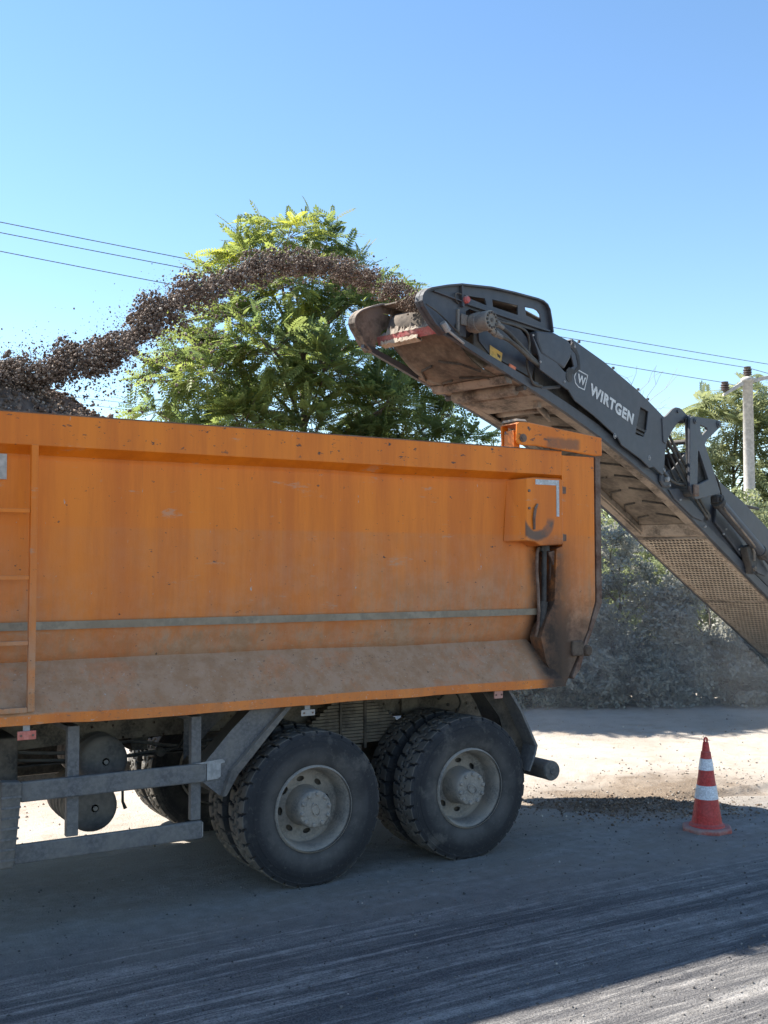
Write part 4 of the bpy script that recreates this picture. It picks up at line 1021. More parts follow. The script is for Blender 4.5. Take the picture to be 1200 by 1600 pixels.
cp(MB().tube([(.20, -.06, 4.36), (.27, -.06, 4.30)], .030, 10).tube([(.27, -.05, 4.31), (.52, -.03, 4.23)], .012, 6), 'work_lamp', 'galv')
st = cp(MB().prism([(.950, 4.285), (1.135, 4.235), (1.118, 4.150), (.948, 4.190)], .0165, .0195, side), 'warning_sticker', 'yellow')
cp(MB().prism([(1.055, 4.222), (1.105, 4.203), (1.095, 4.178), (1.06, 4.195)], .0150, .0163, side), 'sticker_mark', 'black', st)
cp(MB().prism([(1.237, 4.150), (1.336, 4.127), (1.322, 4.083), (1.225, 4.107)], .0100, .0195, side), 'reflector', 'amber')
# drum cover with rounded side, flap, gap strut
dc = cp(MB().prism([(1.556, 4.50), (1.845, 4.530), (2.075, 4.492), (2.135, 4.455), (2.150, 4.40), (2.13, 4.32), (2.019, 4.19), (1.868, 4.228), (1.64, 4.287), (1.57, 4.40)], -.07, .05, side), 'drum_cover', 'conv', bevel=.02)
cp(MB().prism([(1.440, 4.465), (1.50, 4.40), (1.602, 4.284), (1.854, 4.225), (2.004, 4.149), (2.003, 4.040), (2.070, 3.985), (2.03, 3.985), (1.873, 4.035), (1.580, 4.125), (1.575, 4.237), (1.545, 4.30)], -.09, -.071, side), 'cover_flap', 'conv', dc, bevel=.004)
for (s, zz) in ((1.585, 4.20), (1.47, 4.44), (1.98, 4.055)):
    cp(MB().lathe([(.0, -.10), (.010, -.10), (.013, -.0905)], 10, (s, 0, zz)), 'bolt', 'galv', dc)
cp(MB().prism([(1.60, 4.02), (1.66, 4.02), (1.66, 3.93), (1.60, 3.95)], -.008, .01, side).tube([(1.70, .0, 3.965), (2.02, .0, 4.02)], .018, 6), 'brace', 'conv')
# main cover: side sheet, top sheet over the full width, logo and lettering
mc_poly = [(2.165, 4.515), (2.743, 4.362), (3.352, 4.155), (3.70, 4.01), (3.855, 3.940), (3.991, 3.880), (4.035, 3.70), (3.985, 3.60), (3.95, 3.47), (3.925, 3.27), (3.89, 3.245), (3.704, 3.325), (3.62, 3.31), (3.45, 3.39), (3.059, 3.517), (2.974, 3.596), (2.544, 3.776), (2.203, 3.895), (2.05, 4.02), (1.996, 4.124), (2.10, 4.20), (2.19, 4.24), (2.14, 4.36)]
slot = [(3.448, 3.962), (3.607, 3.928), (3.562, 3.723), (3.500, 3.640), (3.338, 3.655), (3.366, 3.754)]
mc = cp(MB().prism([mc_poly, slot], -.062, -.045, side), 'side_cover', 'conv', bevel=.005)
cp(MB().prism([(3.33, 3.97), (3.62, 3.94), (3.60, 3.62), (3.33, 3.62)], -.030, -.028, side).prism([(3.36, 3.755), (3.55, 3.715), (3.545, 3.69), (3.352, 3.725)], -.058, -.04, side).prism([(3.345, 3.70), (3.53, 3.67), (3.51, 3.65), (3.34, 3.68)], -.058, -.04, side), 'slot_grille', 'conv_dark', mc)
topl = [mc_poly[k] for k in (0, 1, 2, 3, 4, 5)]
cp(lip(topl, 0, 5, -.044, 1.06, .012), 'top_cover', 'conv', mc)
cp(MB().prism(mc_poly, 1.045, 1.060, side), 'side_cover', 'conv', mc)
cp(lip([(1.45, 4.56), (1.845, 4.535), (2.15, 4.50)], 0, 2, .052, 1.0, .012), 'top_cover', 'conv', dc)
for (s, zz) in ((2.93, 3.60), (3.62, 3.42), (3.93, 3.30), (2.20, 4.44)):
    cp(MB().lathe([(.0, -.072), (.012, -.072), (.016, -.0625)], 10, (s, 0, zz)).lathe([(.022, -.064), (.028, -.0625), (.028, -.062)], 12, (s, 0, zz)), 'bolt', 'galv', mc)
for (s, zz) in ((2.30, 4.495), (2.93, 4.31), (3.42, 4.14), (3.62, 4.055)):
    cp(MB().box(s-.012, s+.012, -.06, -.04, zz, zz+.025), 'edge_bolt', 'conv_dark', mc)
cp(MB().prism([(2.12, 4.43), (2.22, 4.37), (2.26, 4.26), (2.20, 4.20), (2.10, 4.22), (2.05, 4.18), (2.08, 4.15), (2.19, 4.16), (2.30, 4.23), (2.28, 4.36), (2.17, 4.49)], -.067, -.0622, side), 'oil_stain', 'conv_dark', mc)
cp(MB().lathe([(0, -.0665), (.055, -.0665), (.055, -.0622)], 16, (2.10, 0, 4.125)), 'hand_hole_shade', 'conv_dark', mc)  # raised dark disc painted as the shade inside a hand hole
# lettering on the side cover
def text_mesh(txt, size, off):
    cu = bpy.data.curves.new('lettering', 'FONT'); cu.body = txt; cu.size = size; cu.offset = off; cu.extrude = .0012; cu.space_character = 1.12
    cu.resolution_u = 3
    o = bpy.data.objects.new('lettering', cu); col.objects.link(o)
    dg = bpy.context.evaluated_depsgraph_get(); me = bpy.data.meshes.new_from_object(o.evaluated_get(dg))
    bpy.data.objects.remove(o); return me
def letter(name, txt, p0, p1, pv, th, size=1.0, off=.022):
    """fit the word's box on the sheet: p0 lower left, p1 lower right, pv upper left"""
    me = text_mesh(txt, size, off)
    co = np.empty(len(me.vertices)*3); me.vertices.foreach_get('co', co); co = co.reshape(-1, 3)
    mn, mx_ = co.min(0), co.max(0); f = (co-mn)/np.maximum(mx_-mn, 1e-6)
    p0, p1, pv = np.array(p0), np.array(p1), np.array(pv)
    xz = p0 + f[:, :1]*(p1-p0) + f[:, 1:2]*(pv-p0)
    out = np.column_stack([xz[:, 0], th - f[:, 2]*.0025, xz[:, 1]])
    me.vertices.foreach_set('co', out.ravel()); me.update()
    me.materials.clear(); me.materials.append(M['white']); me.name = name
    return link(name, me, None, mc, True)
letter('lettering', 'WIRTGEN', (2.452, 3.992), (3.272, 3.750), (2.488, 4.112), -.0635, off=.045)
lg = [(2.236, 4.222), (2.436, 4.182), (2.372, 4.018), (2.262, 4.035), (2.205, 4.070), (2.186, 4.135)]
cx_, cz_ = 2.305, 4.115
lgi = [(cx_+(p[0]-cx_)*.88, cz_+(p[1]-cz_)*.88) for p in lg]
cp(MB().prism([lg, lgi], -.0655, -.0635, side), 'badge_frame', 'white', mc)
letter('badge_letter', 'W', (2.238, 4.088), (2.378, 4.058), (2.258, 4.178), -.0635, off=.035)
# fold joint: curved arm, dark link, slotted triangular link plates
arm = [(3.88, 3.88), (3.97, 3.915), (4.05, 3.965), (4.12, 4.012), (4.19, 4.037), (4.27, 4.038), (4.34, 4.018), (4.41, 3.985), (4.47, 3.968), (4.54, 3.965), (4.56, 3.93), (4.54, 3.88), (4.46, 3.865), (4.40, 3.885), (4.35, 3.90), (4.30, 3.90), (4.245, 3.875), (4.17, 3.82), (4.08, 3.745), (4.02, 3.68), (3.95, 3.60), (3.90, 3.62)]
ar = cp(MB().prism(arm, -.075, -.045, side), 'fold_arm', 'conv', bevel=.006)
cp(MB().lathe([(0, -.09), (.018, -.09), (.018, -.0755)], 10, (4.22, 0, 3.99)).tube([(4.45, -.10, 3.93), (4.45, 1.08, 3.93)], .045, 14), 'pivot_pin', 'conv', ar)
cp(MB().prism(arm, 1.03, 1.06, side), 'fold_arm', 'conv', bevel=.006)
cp(MB().prism([(4.36, 3.93), (4.55, 3.95), (4.56, 3.10), (4.50, 3.05), (4.40, 3.08)], -.10, -.078, side), 'fold_link', 'conv_dark', bevel=.006)
cp(MB().prism([(4.50, 3.62), (4.62, 3.60), (4.84, 3.22), (4.80, 3.12), (4.50, 3.12)], -.095, -.080, side), 'hole_backing', 'conv_dark', bevel=.004)  # added dark plate, puts shade colour behind the link hole
tri = [(4.365, 3.905), (4.385, 3.938), (4.448, 3.952), (5.00, 3.965), (5.075, 3.955), (5.108, 3.925), (5.09, 3.885), (4.759, 3.703), (4.711, 3.647), (5.065, 3.110), (5.055, 3.09), (4.517, 3.000), (4.45, 3.005), (4.41, 3.04), (4.338, 3.142)]
th1 = [(4.596, 3.868), (4.755, 3.850), (4.772, 3.825), (4.653, 3.750), (4.612, 3.802)]
th2 = [(4.545, 3.56), (4.565, 3.56), (4.776, 3.244), (4.516, 3.166)]
tl = cp(MB().prism([tri, th1, th2], -.150, -.118, side), 'link_plate', 'conv', bevel=.006)
for (s, zz, rr) in ((4.475, 3.90, .035), (5.04, 3.915, .045), (4.44, 3.07, .04)):
    cp(MB().lathe([(0, -.172), (rr*.55, -.172), (rr*.6, -.162), (rr, -.160), (rr, -.1505)], 18, (s, 0, zz)), 'pivot_pin', 'conv', tl, bevel=.002)
cp(MB().prism([tri, th1, th2], 1.13, 1.16, side), 'link_plate', 'conv', bevel=.006)
cp(MB().tube([(4.44, -.12, 3.08), (4.44, 1.12, 3.08)], .05, 14), 'pivot_tube', 'conv_dark')
cp(MB().box(4.39, 4.50, -.185, -.152, 3.03, 3.17), 'pivot_block', 'rust', bevel=.02)
# lower boom body
boom = [(3.95, 3.25), (4.30, 3.35), (4.60, 3.56), (4.75, 3.58), (5.134, 3.375), (5.537, 3.215), (6.009, 3.045), (6.575, 2.785), (7.137, 2.510), (8.6, 1.80), (8.6, .99), (7.1, 1.70), (6.61, 1.985+.02), (5.123, 2.665), (4.636, 2.90), (4.30, 3.06), (4.03, 3.175)]
bo = cp(MB().prism(boom, .032, .055, side), 'boom_side', 'conv', bevel=.006)
cp(MB().prism(boom, .945, .968, side), 'boom_side', 'conv', bevel=.006)
cp(lip([boom[k] for k in (3, 4, 5, 6, 7, 8, 9)], 0, 6, .056, .944, .012), 'top_cover', 'conv', bo)
cp(MB().prism([(5.20, 2.76), (5.22, 2.98), (5.90, 2.52), (6.12, 2.33), (6.02, 2.30), (5.85, 2.36)], -.01, .030, side), 'side_pocket', 'conv', bo, bevel=.01)
cp(MB().prism([(4.08, 3.10), (4.30, 3.12), (4.62, 2.98), (4.90, 2.82), (4.86, 2.76), (4.63, 2.80), (4.20, 3.0)], -.03, -.0125, side), 'gusset_plate', 'conv', bevel=.008)
cp(MB().prism([(3.88, 3.28), (4.02, 3.30), (4.12, 3.22), (4.10, 3.12), (3.95, 3.12), (3.87, 3.18)], -.05, -.0125, side), 'pin_plate', 'conv', bevel=.02)
cp(MB().lathe([(0, -.085), (.026, -.085), (.030, -.078), (.030, -.0505)], 16, (3.985, 0, 3.205)).lathe([(0, -.068), (.012, -.068), (.012, -.0505)], 8, (4.05, 0, 3.14)), 'pin_head', 'galv')
for (s, zz) in ((4.32, 2.99), (4.30, 3.28), (4.90, 2.70), (5.35, 2.62), (5.42, 2.68), (5.75, 2.44)):
    cp(MB().lathe([(0, -.046), (.012, -.046), (.014, -.0305)], 8, (s, 0, zz)), 'bolt', 'galv')
# fold cylinder with its pipe, knuckle clamp
cy = cp(MB().tube([(5.06, -.13, 2.985), (5.20, -.13, 2.913), (6.17, -.13, 2.398)], .068, 20), 'fold_cylinder', 'conv', smooth=False)
cp(MB().tube([(5.02, -.13, 3.01), (5.075, -.13, 2.977)], .085, 18), 'cylinder_gland', 'conv_dark', cy, bevel=.004)
cp(MB().tube([(6.12, -.13, 2.425), (6.22, -.13, 2.372)], .078, 18), 'cylinder_gland', 'conv_dark', cy, bevel=.004)
cp(MB().tube([(5.06, -.195, 2.93), (5.10, -.20, 2.885), (5.75, -.20, 2.53), (5.86, -.19, 2.47)], .012, 8), 'cylinder_pipe', 'conv_dirty', cy)
cp(MB().box(4.96, 5.07, -.17, -.09, 2.98, 3.06).tube([(5.03, -.20, 3.03), (5.03, -.06, 3.03)], .045, 12), 'cylinder_eye', 'conv_dark', cy, bevel=.006)
cp(MB().tube([(6.17, -.13, 2.40), (7.4, -.13, 1.745)], .040, 14), 'cylinder_rod', 'conv', cy)
kn = cp(MB().prism([(5.80, 2.47), (5.95, 2.50), (6.08, 2.44), (6.10, 2.28), (6.04, 2.17), (5.97, 2.13), (5.92, 2.24), (5.86, 2.33)], -.11, -.013, side), 'knuckle', 'conv_dark', bevel=.012)
cp(MB().prism([(6.06, 2.40), (6.30, 2.34), (6.50, 2.16), (6.42, 2.10), (6.20, 2.15), (6.12, 2.20)], -.06, -.03, side), 'knuckle_plate', 'conv', kn, bevel=.006)
cp(MB().lathe([(0, -.135), (.032, -.135), (.032, -.1105)], 12, (5.985, 0, 2.20)).tube([(5.93, -.12, 2.47), (5.955, -.135, 2.40), (5.95, -.135, 2.30)], .014, 6), 'knuckle_bolt', 'conv_dirty', kn)
cp(MB().prism([(5.127, 3.345), (5.269, 3.26), (5.218, 3.165)], .024, .0315, side), 'warning_triangle', 'yellow')
# hose bundles between the sections
hose([(3.99, -.04, 3.70), (4.10, -.05, 3.58), (4.28, -.06, 3.40), (4.42, -.06, 3.26), (4.62, -.04, 3.06), (4.80, -.03, 2.93), (4.98, -.03, 2.80)], .016)
hose([(4.03, -.04, 3.76), (4.14, -.05, 3.64), (4.32, -.06, 3.46), (4.46, -.06, 3.32), (4.66, -.04, 3.11), (4.84, -.03, 2.97), (5.02, -.03, 2.83)], .016)
hose([(3.97, -.04, 3.62), (4.06, -.05, 3.50), (4.22, -.06, 3.32), (4.36, -.06, 3.20)], .014)
hose([(3.90, -.05, 3.30), (4.02, -.06, 3.22), (4.20, -.06, 3.17), (4.38, -.06, 3.16)], .015)
hose([(4.10, .0, 3.45), (4.16, -.02, 3.30), (4.28, -.02, 3.20), (4.40, -.02, 3.24)], .012)
hose([(4.98, -.06, 3.36), (5.20, -.04, 3.28), (5.36, -.02, 3.06), (5.50, -.02, 2.86), (5.60, -.01, 2.75)], .012)
hose([(4.72, .40, 3.72), (5.00, .38, 3.62), (5.40, .36, 3.40), (5.80, .34, 3.20), (6.4, .30, 3.05), (7.0, .30, 3.0)], .022)
cp(MB().lathe([(0, -.04), (.045, -.04), (.045, -.01)], 12, (4.99, 0, 2.82)), 'hose_port', 'conv_dark')
cp(MB().tube([(4.72, .10, 3.70), (4.72, .9, 3.70)], .03, 10), 'hose_bar', 'conv_dark')

# ------------------------------------------------------------------ traffic cone
cn = thing('traffic_cone', (3.60, -.30, float(road_h(np.array([3.6]), np.array([-.3]))[0])), 'red and white striped traffic cone standing at the edge of the milled asphalt', 'traffic cone')
def cl(mb, name, mat, bevel=0.0, smooth=False): return link(name, mb.mesh(name), M[mat], cn, True, bevel, smooth)
oct_ = [(.215*math.cos(R(22.5+45*k)), .215*math.sin(R(22.5+45*k))) for k in range(8)]
oc2 = [(p[0]*.93, p[1]*.93) for p in oct_]
vs = [(*p, -.005) for p in oct_] + [(*p, .022) for p in oct_] + [(*p, .036) for p in oc2]
fs = [tuple(reversed(range(8))), tuple(range(16, 24))] + [(k, (k+1) % 8, 8+(k+1) % 8, 8+k) for k in range(8)] + [(8+k, 8+(k+1) % 8, 16+(k+1) % 8, 16+k) for k in range(8)]
cl(MB().add(vs, fs), 'base', 'cone_base', .006)
def cr(zz): return .128 - (.128-.028)*((zz-.04)/.70)
cl(MB().lathe([(.150, .035), (.145, .05), (.134, .056), (cr(.06), .066), (cr(.24), .24), (cr(.4), .40), (cr(.55), .55), (cr(.64), .64), (.041, .655), (.034, .66), (.029, .70), (.024, .735), (0, .74)], 40, axis='z'), 'cone_body', 'cone_red', smooth=False)
for (a, b) in ((.265, .378), (.505, .600)):
    cl(MB().lathe([(cr(a)+.0005, a), (cr(a)+.003, a+.001), (cr(b)+.003, b-.001), (cr(b)+.0005, b)], 40, axis='z'), 'reflective_band', 'cone_band', smooth=False)
ring = [(.018*math.cos(R(d)), 0, .752+.022*math.sin(R(d))) for d in range(-60, 241, 20)]
cl(MB().tube(ring, .008, 8), 'loop_handle', 'cone_red', smooth=True)

# ------------------------------------------------------------------ utility pole and wires
pl = thing('utility_pole', (17.6, 10.79, 0.0), 'round concrete utility pole with brown insulators standing before the pale tree', 'utility pole')
def pp(mb, name, mat, parent=None, bevel=0, smooth=False): return link(name, mb.mesh(name), M[mat], parent or pl, True, bevel, smooth)
pp(MB().lathe([(.17, -.2), (.15, 2.0), (.135, 4.0), (.120, 6.72), (.16, 6.73), (.165, 6.80), (.10, 6.84), (0, 6.84)], 24, axis='z'), 'pole_shaft', 'concrete', smooth=True)
ca = pp(MB().prism([(-.62, 6.42), (-.60, 6.36), (-.15, 6.62), (.15, 6.70), (.75, 6.86), (.75, 6.92), (.12, 6.80), (-.14, 6.74)], -.05, .05, lambda p, q, w: (p*.85+w*.5, -p*.52+w*.85, q)), 'cross_arm', 'concrete', bevel=.01)
INS = []
for (a, zz) in ((-.56, 6.47), (0.0, 6.84), (.68, 6.90)):
    prof = [(0, 0), (.05, 0), (.055, .04)]
    for k in range(3): prof += [(.105, .05+.055*k), (.10, .075+.055*k), (.07, .085+.055*k)]
    prof += [(.085, .225), (.085, .25), (0, .26)]
    x, y = a*.85, -a*.52
    pp(MB().lathe(prof, 18, (x, y, zz), axis='z'), 'insulator', 'porcelain', smooth=False)
    INS.append((17.6+x, 10.79+y, zz+.23))
pp(MB().tube(smooth_pts([(-.02, -.17, 4.1), (-.10, -.22, 3.4), (.06, -.2, 2.8), (-.05, -.2, 2.0)]), .018, 6).tube(smooth_pts([(.10, -.17, 4.0), (.16, -.2, 3.2), (.10, -.2, 2.2)]), .014, 6), 'hanging_cable', 'galv')
def wire(p0, p1, sag, label, group, r_=.008):
    p0, p1 = Vector(p0), Vector(p1); pts = []
    for k in range(41):
        f = k/40; p = p0.lerp(p1, f); p.z -= sag*4*f*(1-f); pts.append(p)
    o = MB().tube([p for p in pts], r_, 5).build('overhead_wire', M['wire']); tag(o, label, 'overhead wire', group)
    return o
# far pole of the span is out of view to the left
lab = ('topmost of the three thin dark wires running up left from the pole', 'middle of the three thin dark wires running up left from the pole', 'lowest of the three thin dark wires running up left from the pole')
ends = [INS[2], INS[1], INS[0]]
lefts = [(-15.5, 11.4, 8.75), (-15.5, 11.4, 8.60), (-15.5, 11.4, 8.45)]
for e, l, t in zip(ends, lefts, lab): wire(e, l, .25, t, 'wires of the pole line')
for e, l, t in zip(ends, ((48, 10, 6.4), (48, 9.7, 6.2), (48, 9.4, 5.7)), ('wire leaving the right end insulator of the pole', 'wire leaving the middle insulator of the pole', 'wire leaving the left end insulator of the pole')): wire(e, l, .6, t, 'wires beyond the pole')
for k, (z0, z1) in enumerate(((7.9, 4.9), (7.72, 4.75), (6.75, 4.0), (6.1, 3.7))):
    wire((-18, 29 - k*.2, z0+1.0), (30, -.5+13 + k*.3, z1), .4, ('higher', 'second', 'third', 'lowest')[k] + ' of the faint distant wires low on the left, passing behind the big tree', 'faint lower wires', .007)

# ------------------------------------------------------------------ vegetation
def frond_template(pairs, length, leaf_l, leaf_w, droop, angle=62, terminal=True):
    V, F, S = [], [], []
    def leaf(p, d, up, l, w):
        b = len(V); sd = np.cross(d, up)
        V.extend([p, p + d*l*.42 + sd*w*.5 + up*w*.10, p + d*l, p + d*l*.42 - sd*w*.5 + up*w*.10]); F.append((b, b+1, b+2, b+3))
    for i in range(pairs):
        f = (i+.7)/pairs; x = f*length; zz = -droop*f*f*length; p = np.array([x, 0, zz])
        sl = leaf_l*(1.0-.35*abs(f-.45)); a = R(angle*(1-.25*f))
        for sgn in (-1, 1):
            d = np.array([math.cos(a), sgn*math.sin(a), -.18]); d /= np.linalg.norm(d)
            leaf(p, d, np.array([0, 0, 1.0]), sl, leaf_w)
    if terminal: leaf(np.array([length, 0, -droop*length]), np.array([.95, 0, -.3]), np.array([0, 0, 1.0]), leaf_l, leaf_w)
    b = len(V); w = .006; V.extend([np.array([0, w, 0]), np.array([length*.6, w, -droop*.36*length]), np.array([length*.6, -w, -droop*.36*length]), np.array([0, -w, 0])]); F.append((b, b+1, b+2, b+3))
    return np.array(V), np.array(F)
def place(T, P, D, scale, roll=.5):
    """copies of a frond at P pointing along D"""
    V, F = T; n = len(P); D = D/np.linalg.norm(D, axis=1)[:, None]
    up = np.tile(np.array([0, 0, 1.0]), (n, 1)) + rng.normal(0, roll, (n, 3))
    sdv = np.cross(up, D); sdv /= np.linalg.norm(sdv, axis=1)[:, None]; up2 = np.cross(D, sdv)
    M3 = np.stack([D, sdv, up2], -1)                              # columns
    out = np.einsum('nij,kj->nki', M3, V)*scale[:, None, None] + P[:, None, :]
    Fo = (F[None] + (np.arange(n)*len(V))[:, None, None]).reshape(-1, 4)
    return out.reshape(-1, 3), Fo, len(V)
def limb_path(a, b, bend=.15, n=5):
    a, b = Vector(a), Vector(b); L = (b-a).length; pts = []
    o1 = Vector((random.uniform(-1, 1), random.uniform(-1, 1), random.uniform(-.2, .6)))*L*bend
    for k in range(n+1):
        f = k/n; pts.append(a.lerp(b, f) + o1*math.sin(math.pi*f) + Vector((0, 0, L*.06*math.sin(math.pi*f))))
    return pts
RT = np.array([math.cos(R(31.49)), -math.sin(R(31.49)), 0]); FW = np.array([math.sin(R(31.49)), math.cos(R(31.49)), 0])
def tree(name, base, lobes, label, cat, mat, T, n_frond, group=None, trunk_r=.13, yellow=None, size=(.8, 1.25), limb_r=.03, droop=.25):
    """lobes: (across, depth, height, radius) clumps of the crown in metres from the trunk base"""
    t = thing(name, base, label, cat, group)
    base = np.array(base)
    top = max(l[2] for l in lobes)*.80
    wood = MB()
    tp = [(0, 0, -.1), (.05, .03, top*.25), (-.04, .06, top*.5), (.06, 0, top*.78), (.05, .05, top)]
    wood.tube(smooth_pts(tp, 3), [trunk_r*(1-.85*k/12) for k in range(13)], 8)
    Ps, Ds, Ts, Ss = [], [], [], []
    tot = sum(l[3]**2 for l in lobes)
    for (ax, dp, hz, rad) in lobes:
        c = RT*ax + FW*dp + np.array([0, 0, hz])
        h0 = min(top*.92, max(.15*top, hz - .55*math.hypot(ax, dp) - .3))
        wood.tube(limb_path((0, 0, h0), tuple(c), .10), [limb_r*(1-.7*k/5) for k in range(6)], 5)
        n = int(n_frond*rad**2/tot)
        # twigs of this clump, fronds set along each twig
        m = max(3, n//9); td = rng.normal(size=(m, 3)); td[:, 2] = td[:, 2]*.75 + .25; td /= np.linalg.norm(td, axis=1)[:, None]
        tl_ = rad*rng.uniform(.55, 1.15, m)
        for k in range(m):
            e = c + td[k]*tl_[k]
            if k % 2 == 0: wood.tube([tuple(c + td[k]*tl_[k]*.1), tuple(c + td[k]*tl_[k]*.55 + np.array([0, 0, .03])), tuple(e)], [limb_r*.30, limb_r*.2, limb_r*.10], 3, False)
            f = rng.uniform(.35, 1.0, 9); p = c + td[k]*(tl_[k]*f)[:, None]
            az = rng.normal(0, 1, (9, 3)); az[:, 2] *= .35
            d = td[k]*.9 + az*.75; d[:, 2] -= droop*rng.random(9)
            Ps.append(p); Ds.append(d); Ss.append(rng.uniform(size[0], size[1], 9))
            tint = np.clip(rng.normal(.36, .16) + rng.normal(0, .08, 9), 0, .7)
            if yellow is not None: tint = np.clip(tint + yellow(ax, hz, td[k]*tl_[k])*rng.uniform(.3, 1, 9), 0, 1)  # shift also carries the painted sun side of the crown
            Ts.append(tint)
    P, D, S_, tn = np.concatenate(Ps), np.concatenate(Ds), np.concatenate(Ss), np.concatenate(Ts)
    V, F, k = place(T, P, D, S_)
    link('crown', np_mesh('crown', V, F, mat, np.repeat(tn, k)), None, t, True)
    link('trunk', wood.mesh('trunk'), M['bark'], t, True, smooth=True)
    return t

M['locust'] = leaf_mat('locust_leaf', (.075, .120, .042), (.170, .215, .055), (.34, .36, .05), dust=(.20, .22, .13), transl=.50, amt=.22)
M['pale_leaf'] = leaf_mat('pale_leaf', (.11, .145, .055), (.20, .24, .085), (.28, .28, .10), dust=(.32, .32, .24), transl=.42, amt=.4)
M['dusty_leaf'] = leaf_mat('dusty_leaf', (.09, .105, .070), (.16, .175, .115), (.24, .23, .16), dust=(.36, .35, .31), transl=.28, amt=.8)
T_LOC = frond_template(8, .36, .085, .040, .22)
T_AIL = frond_template(9, .55, .16, .055, .45)
def sprig_template(n, length, l, w):
    r2 = np.random.default_rng(5); V, F = [], []
    for i in range(n):
        f = (i+.5)/n; p = np.array([f*length, r2.normal(0, .012), r2.normal(0, .012)])
        d = r2.normal(size=3); d[0] += .5; d /= np.linalg.norm(d); u = np.cross(d, r2.normal(size=3)); u /= np.linalg.norm(u); b = len(V); k = r2.uniform(.7, 1.25)
        V.extend([p, p + d*l*k*.45 + u*w*k*.5, p + d*l*k, p + d*l*k*.45 - u*w*k*.5]); F.append((b, b+1, b+2, b+3))
    return np.array(V), np.array(F)
T_BUSH = sprig_template(13, .26, .062, .034)

def tint_shift(ax, hz, d):
    return .40 if (hz > 6.6 and -1.5 < ax < .15) else (.12 if ax < -.8 else (-.16 if ax > .8 else 0.0))  # yellowed top is leaf colour; lighter left and darker right paint the sun side
lobes = [(-.35, 0, 7.35, .75), (.45, .3, 7.35, .62), (-1.05, -.2, 7.05, .60), (-1.75, .1, 6.75, .42), (.95, .2, 7.05, .5), (1.55, .4, 6.75, .38), (2.05, .2, 6.45, .34), (2.25, -.1, 6.15, .45),
         (-.2, -.7, 6.5, .85), (.8, -.3, 6.3, .85), (-1.35, -.5, 6.05, .8), (-2.05, .0, 5.75, .65), (-2.55, -.2, 5.25, .6), (-2.75, .1, 4.75, .55), (1.7, .1, 5.7, .85), (2.3, .3, 5.3, .75), (2.75, .2, 4.75, .6),
         (-1.6, -.9, 5.2, .9), (-.5, -1.1, 5.5, .9), (.5, -1.0, 5.2, .95), (1.5, -.8, 4.7, .9), (-2.1, -.5, 4.3, .8), (-1.0, -1.0, 4.4, .95), (.3, -.9, 4.2, .95), (1.3, -.5, 4.0, .9), (2.3, -.2, 4.1, .75), (3.05, .2, 4.15, .55), (3.4, .3, 3.85, .5),
         (-2.5, .2, 3.7, .7), (-1.4, 0, 3.5, .9), (0, .2, 3.4, 1.0), (1.4, .3, 3.2, .9), (2.4, .2, 3.3, .7), (.9, -.9, 3.6, .9), (-.3, -1.0, 3.5, .9), (1.8, -.6, 3.7, .8), (0, .9, 5.6, .9), (1.1, .9, 4.9, .9), (-1.2, .8, 4.8, .9)]
lobes = [(a*.90 + (.08 if a < 0 else 0), d, z + max(0, z-5.5)*.17, r*random.uniform(.72, 1.0)) for (a, d, z, r) in lobes]
tree('locust_tree', (4.42, 8.90, 0.0), lobes, 'tall green locust tree with yellowing top, behind the truck body', 'tree', M['locust'], T_LOC, 9000, trunk_r=.15, yellow=tint_shift, limb_r=.035, size=(.55, 1.2))
lobes = [(-.6, 0, 6.3, .75), (.3, .2, 6.6, .8), (1.2, 0, 6.3, .8), (-1.0, -.2, 5.5, .75), (0, -.4, 5.7, .9), (1.0, -.3, 5.4, .9), (2.0, 0, 5.5, .9), (-.9, .1, 4.7, .8), (.2, -.3, 4.7, .9), (1.3, -.2, 4.4, .9), (2.3, 0, 4.3, .9), (-.9, 0, 3.8, .8), (.3, 0, 3.6, .9), (1.5, .1, 3.4, .9), (2.6, .2, 3.2, .9), (.5, .3, 2.6, 1.0), (1.8, .3, 2.4, 1.0), (-.8, .3, 2.8, .9)]
tree('tree_of_heaven', (18.95, 12.45, 0.0), lobes, 'pale green tree with long drooping leaves, behind the utility pole', 'tree', M['pale_leaf'], T_AIL, 2100, trunk_r=.14, limb_r=.035, droop=.6)
# bare twiggy tree seen above the conveyor
bt = thing('bare_tree', (16.6, 14.4, 0.0), 'leafless grey tree with thin twigs, left of the pale tree', 'tree')
wd = MB()
def grow(p, d, L, r_, depth):
    q = p + d*L; wd.tube([p, p.lerp(q, .5) + Vector((random.uniform(-.05, .05), random.uniform(-.05, .05), .03)), q], [r_, r_*.8, r_*.6], 4 if depth < 2 else 3, False)
    if depth >= 5: return
    for k in range(3 if depth < 3 else 2):
        nd = (d + Vector((random.gauss(0, .5), random.gauss(0, .5), random.gauss(.08, .35)))).normalized()
        grow(q, nd, L*random.uniform(.62, .82), r_*.58, depth+1)
grow(Vector((0, 0, 0)), Vector((.02, 0, 1)), 2.5, .09, 0)
link('trunk', wd.mesh('bare_branches'), M['twig'], bt, True)

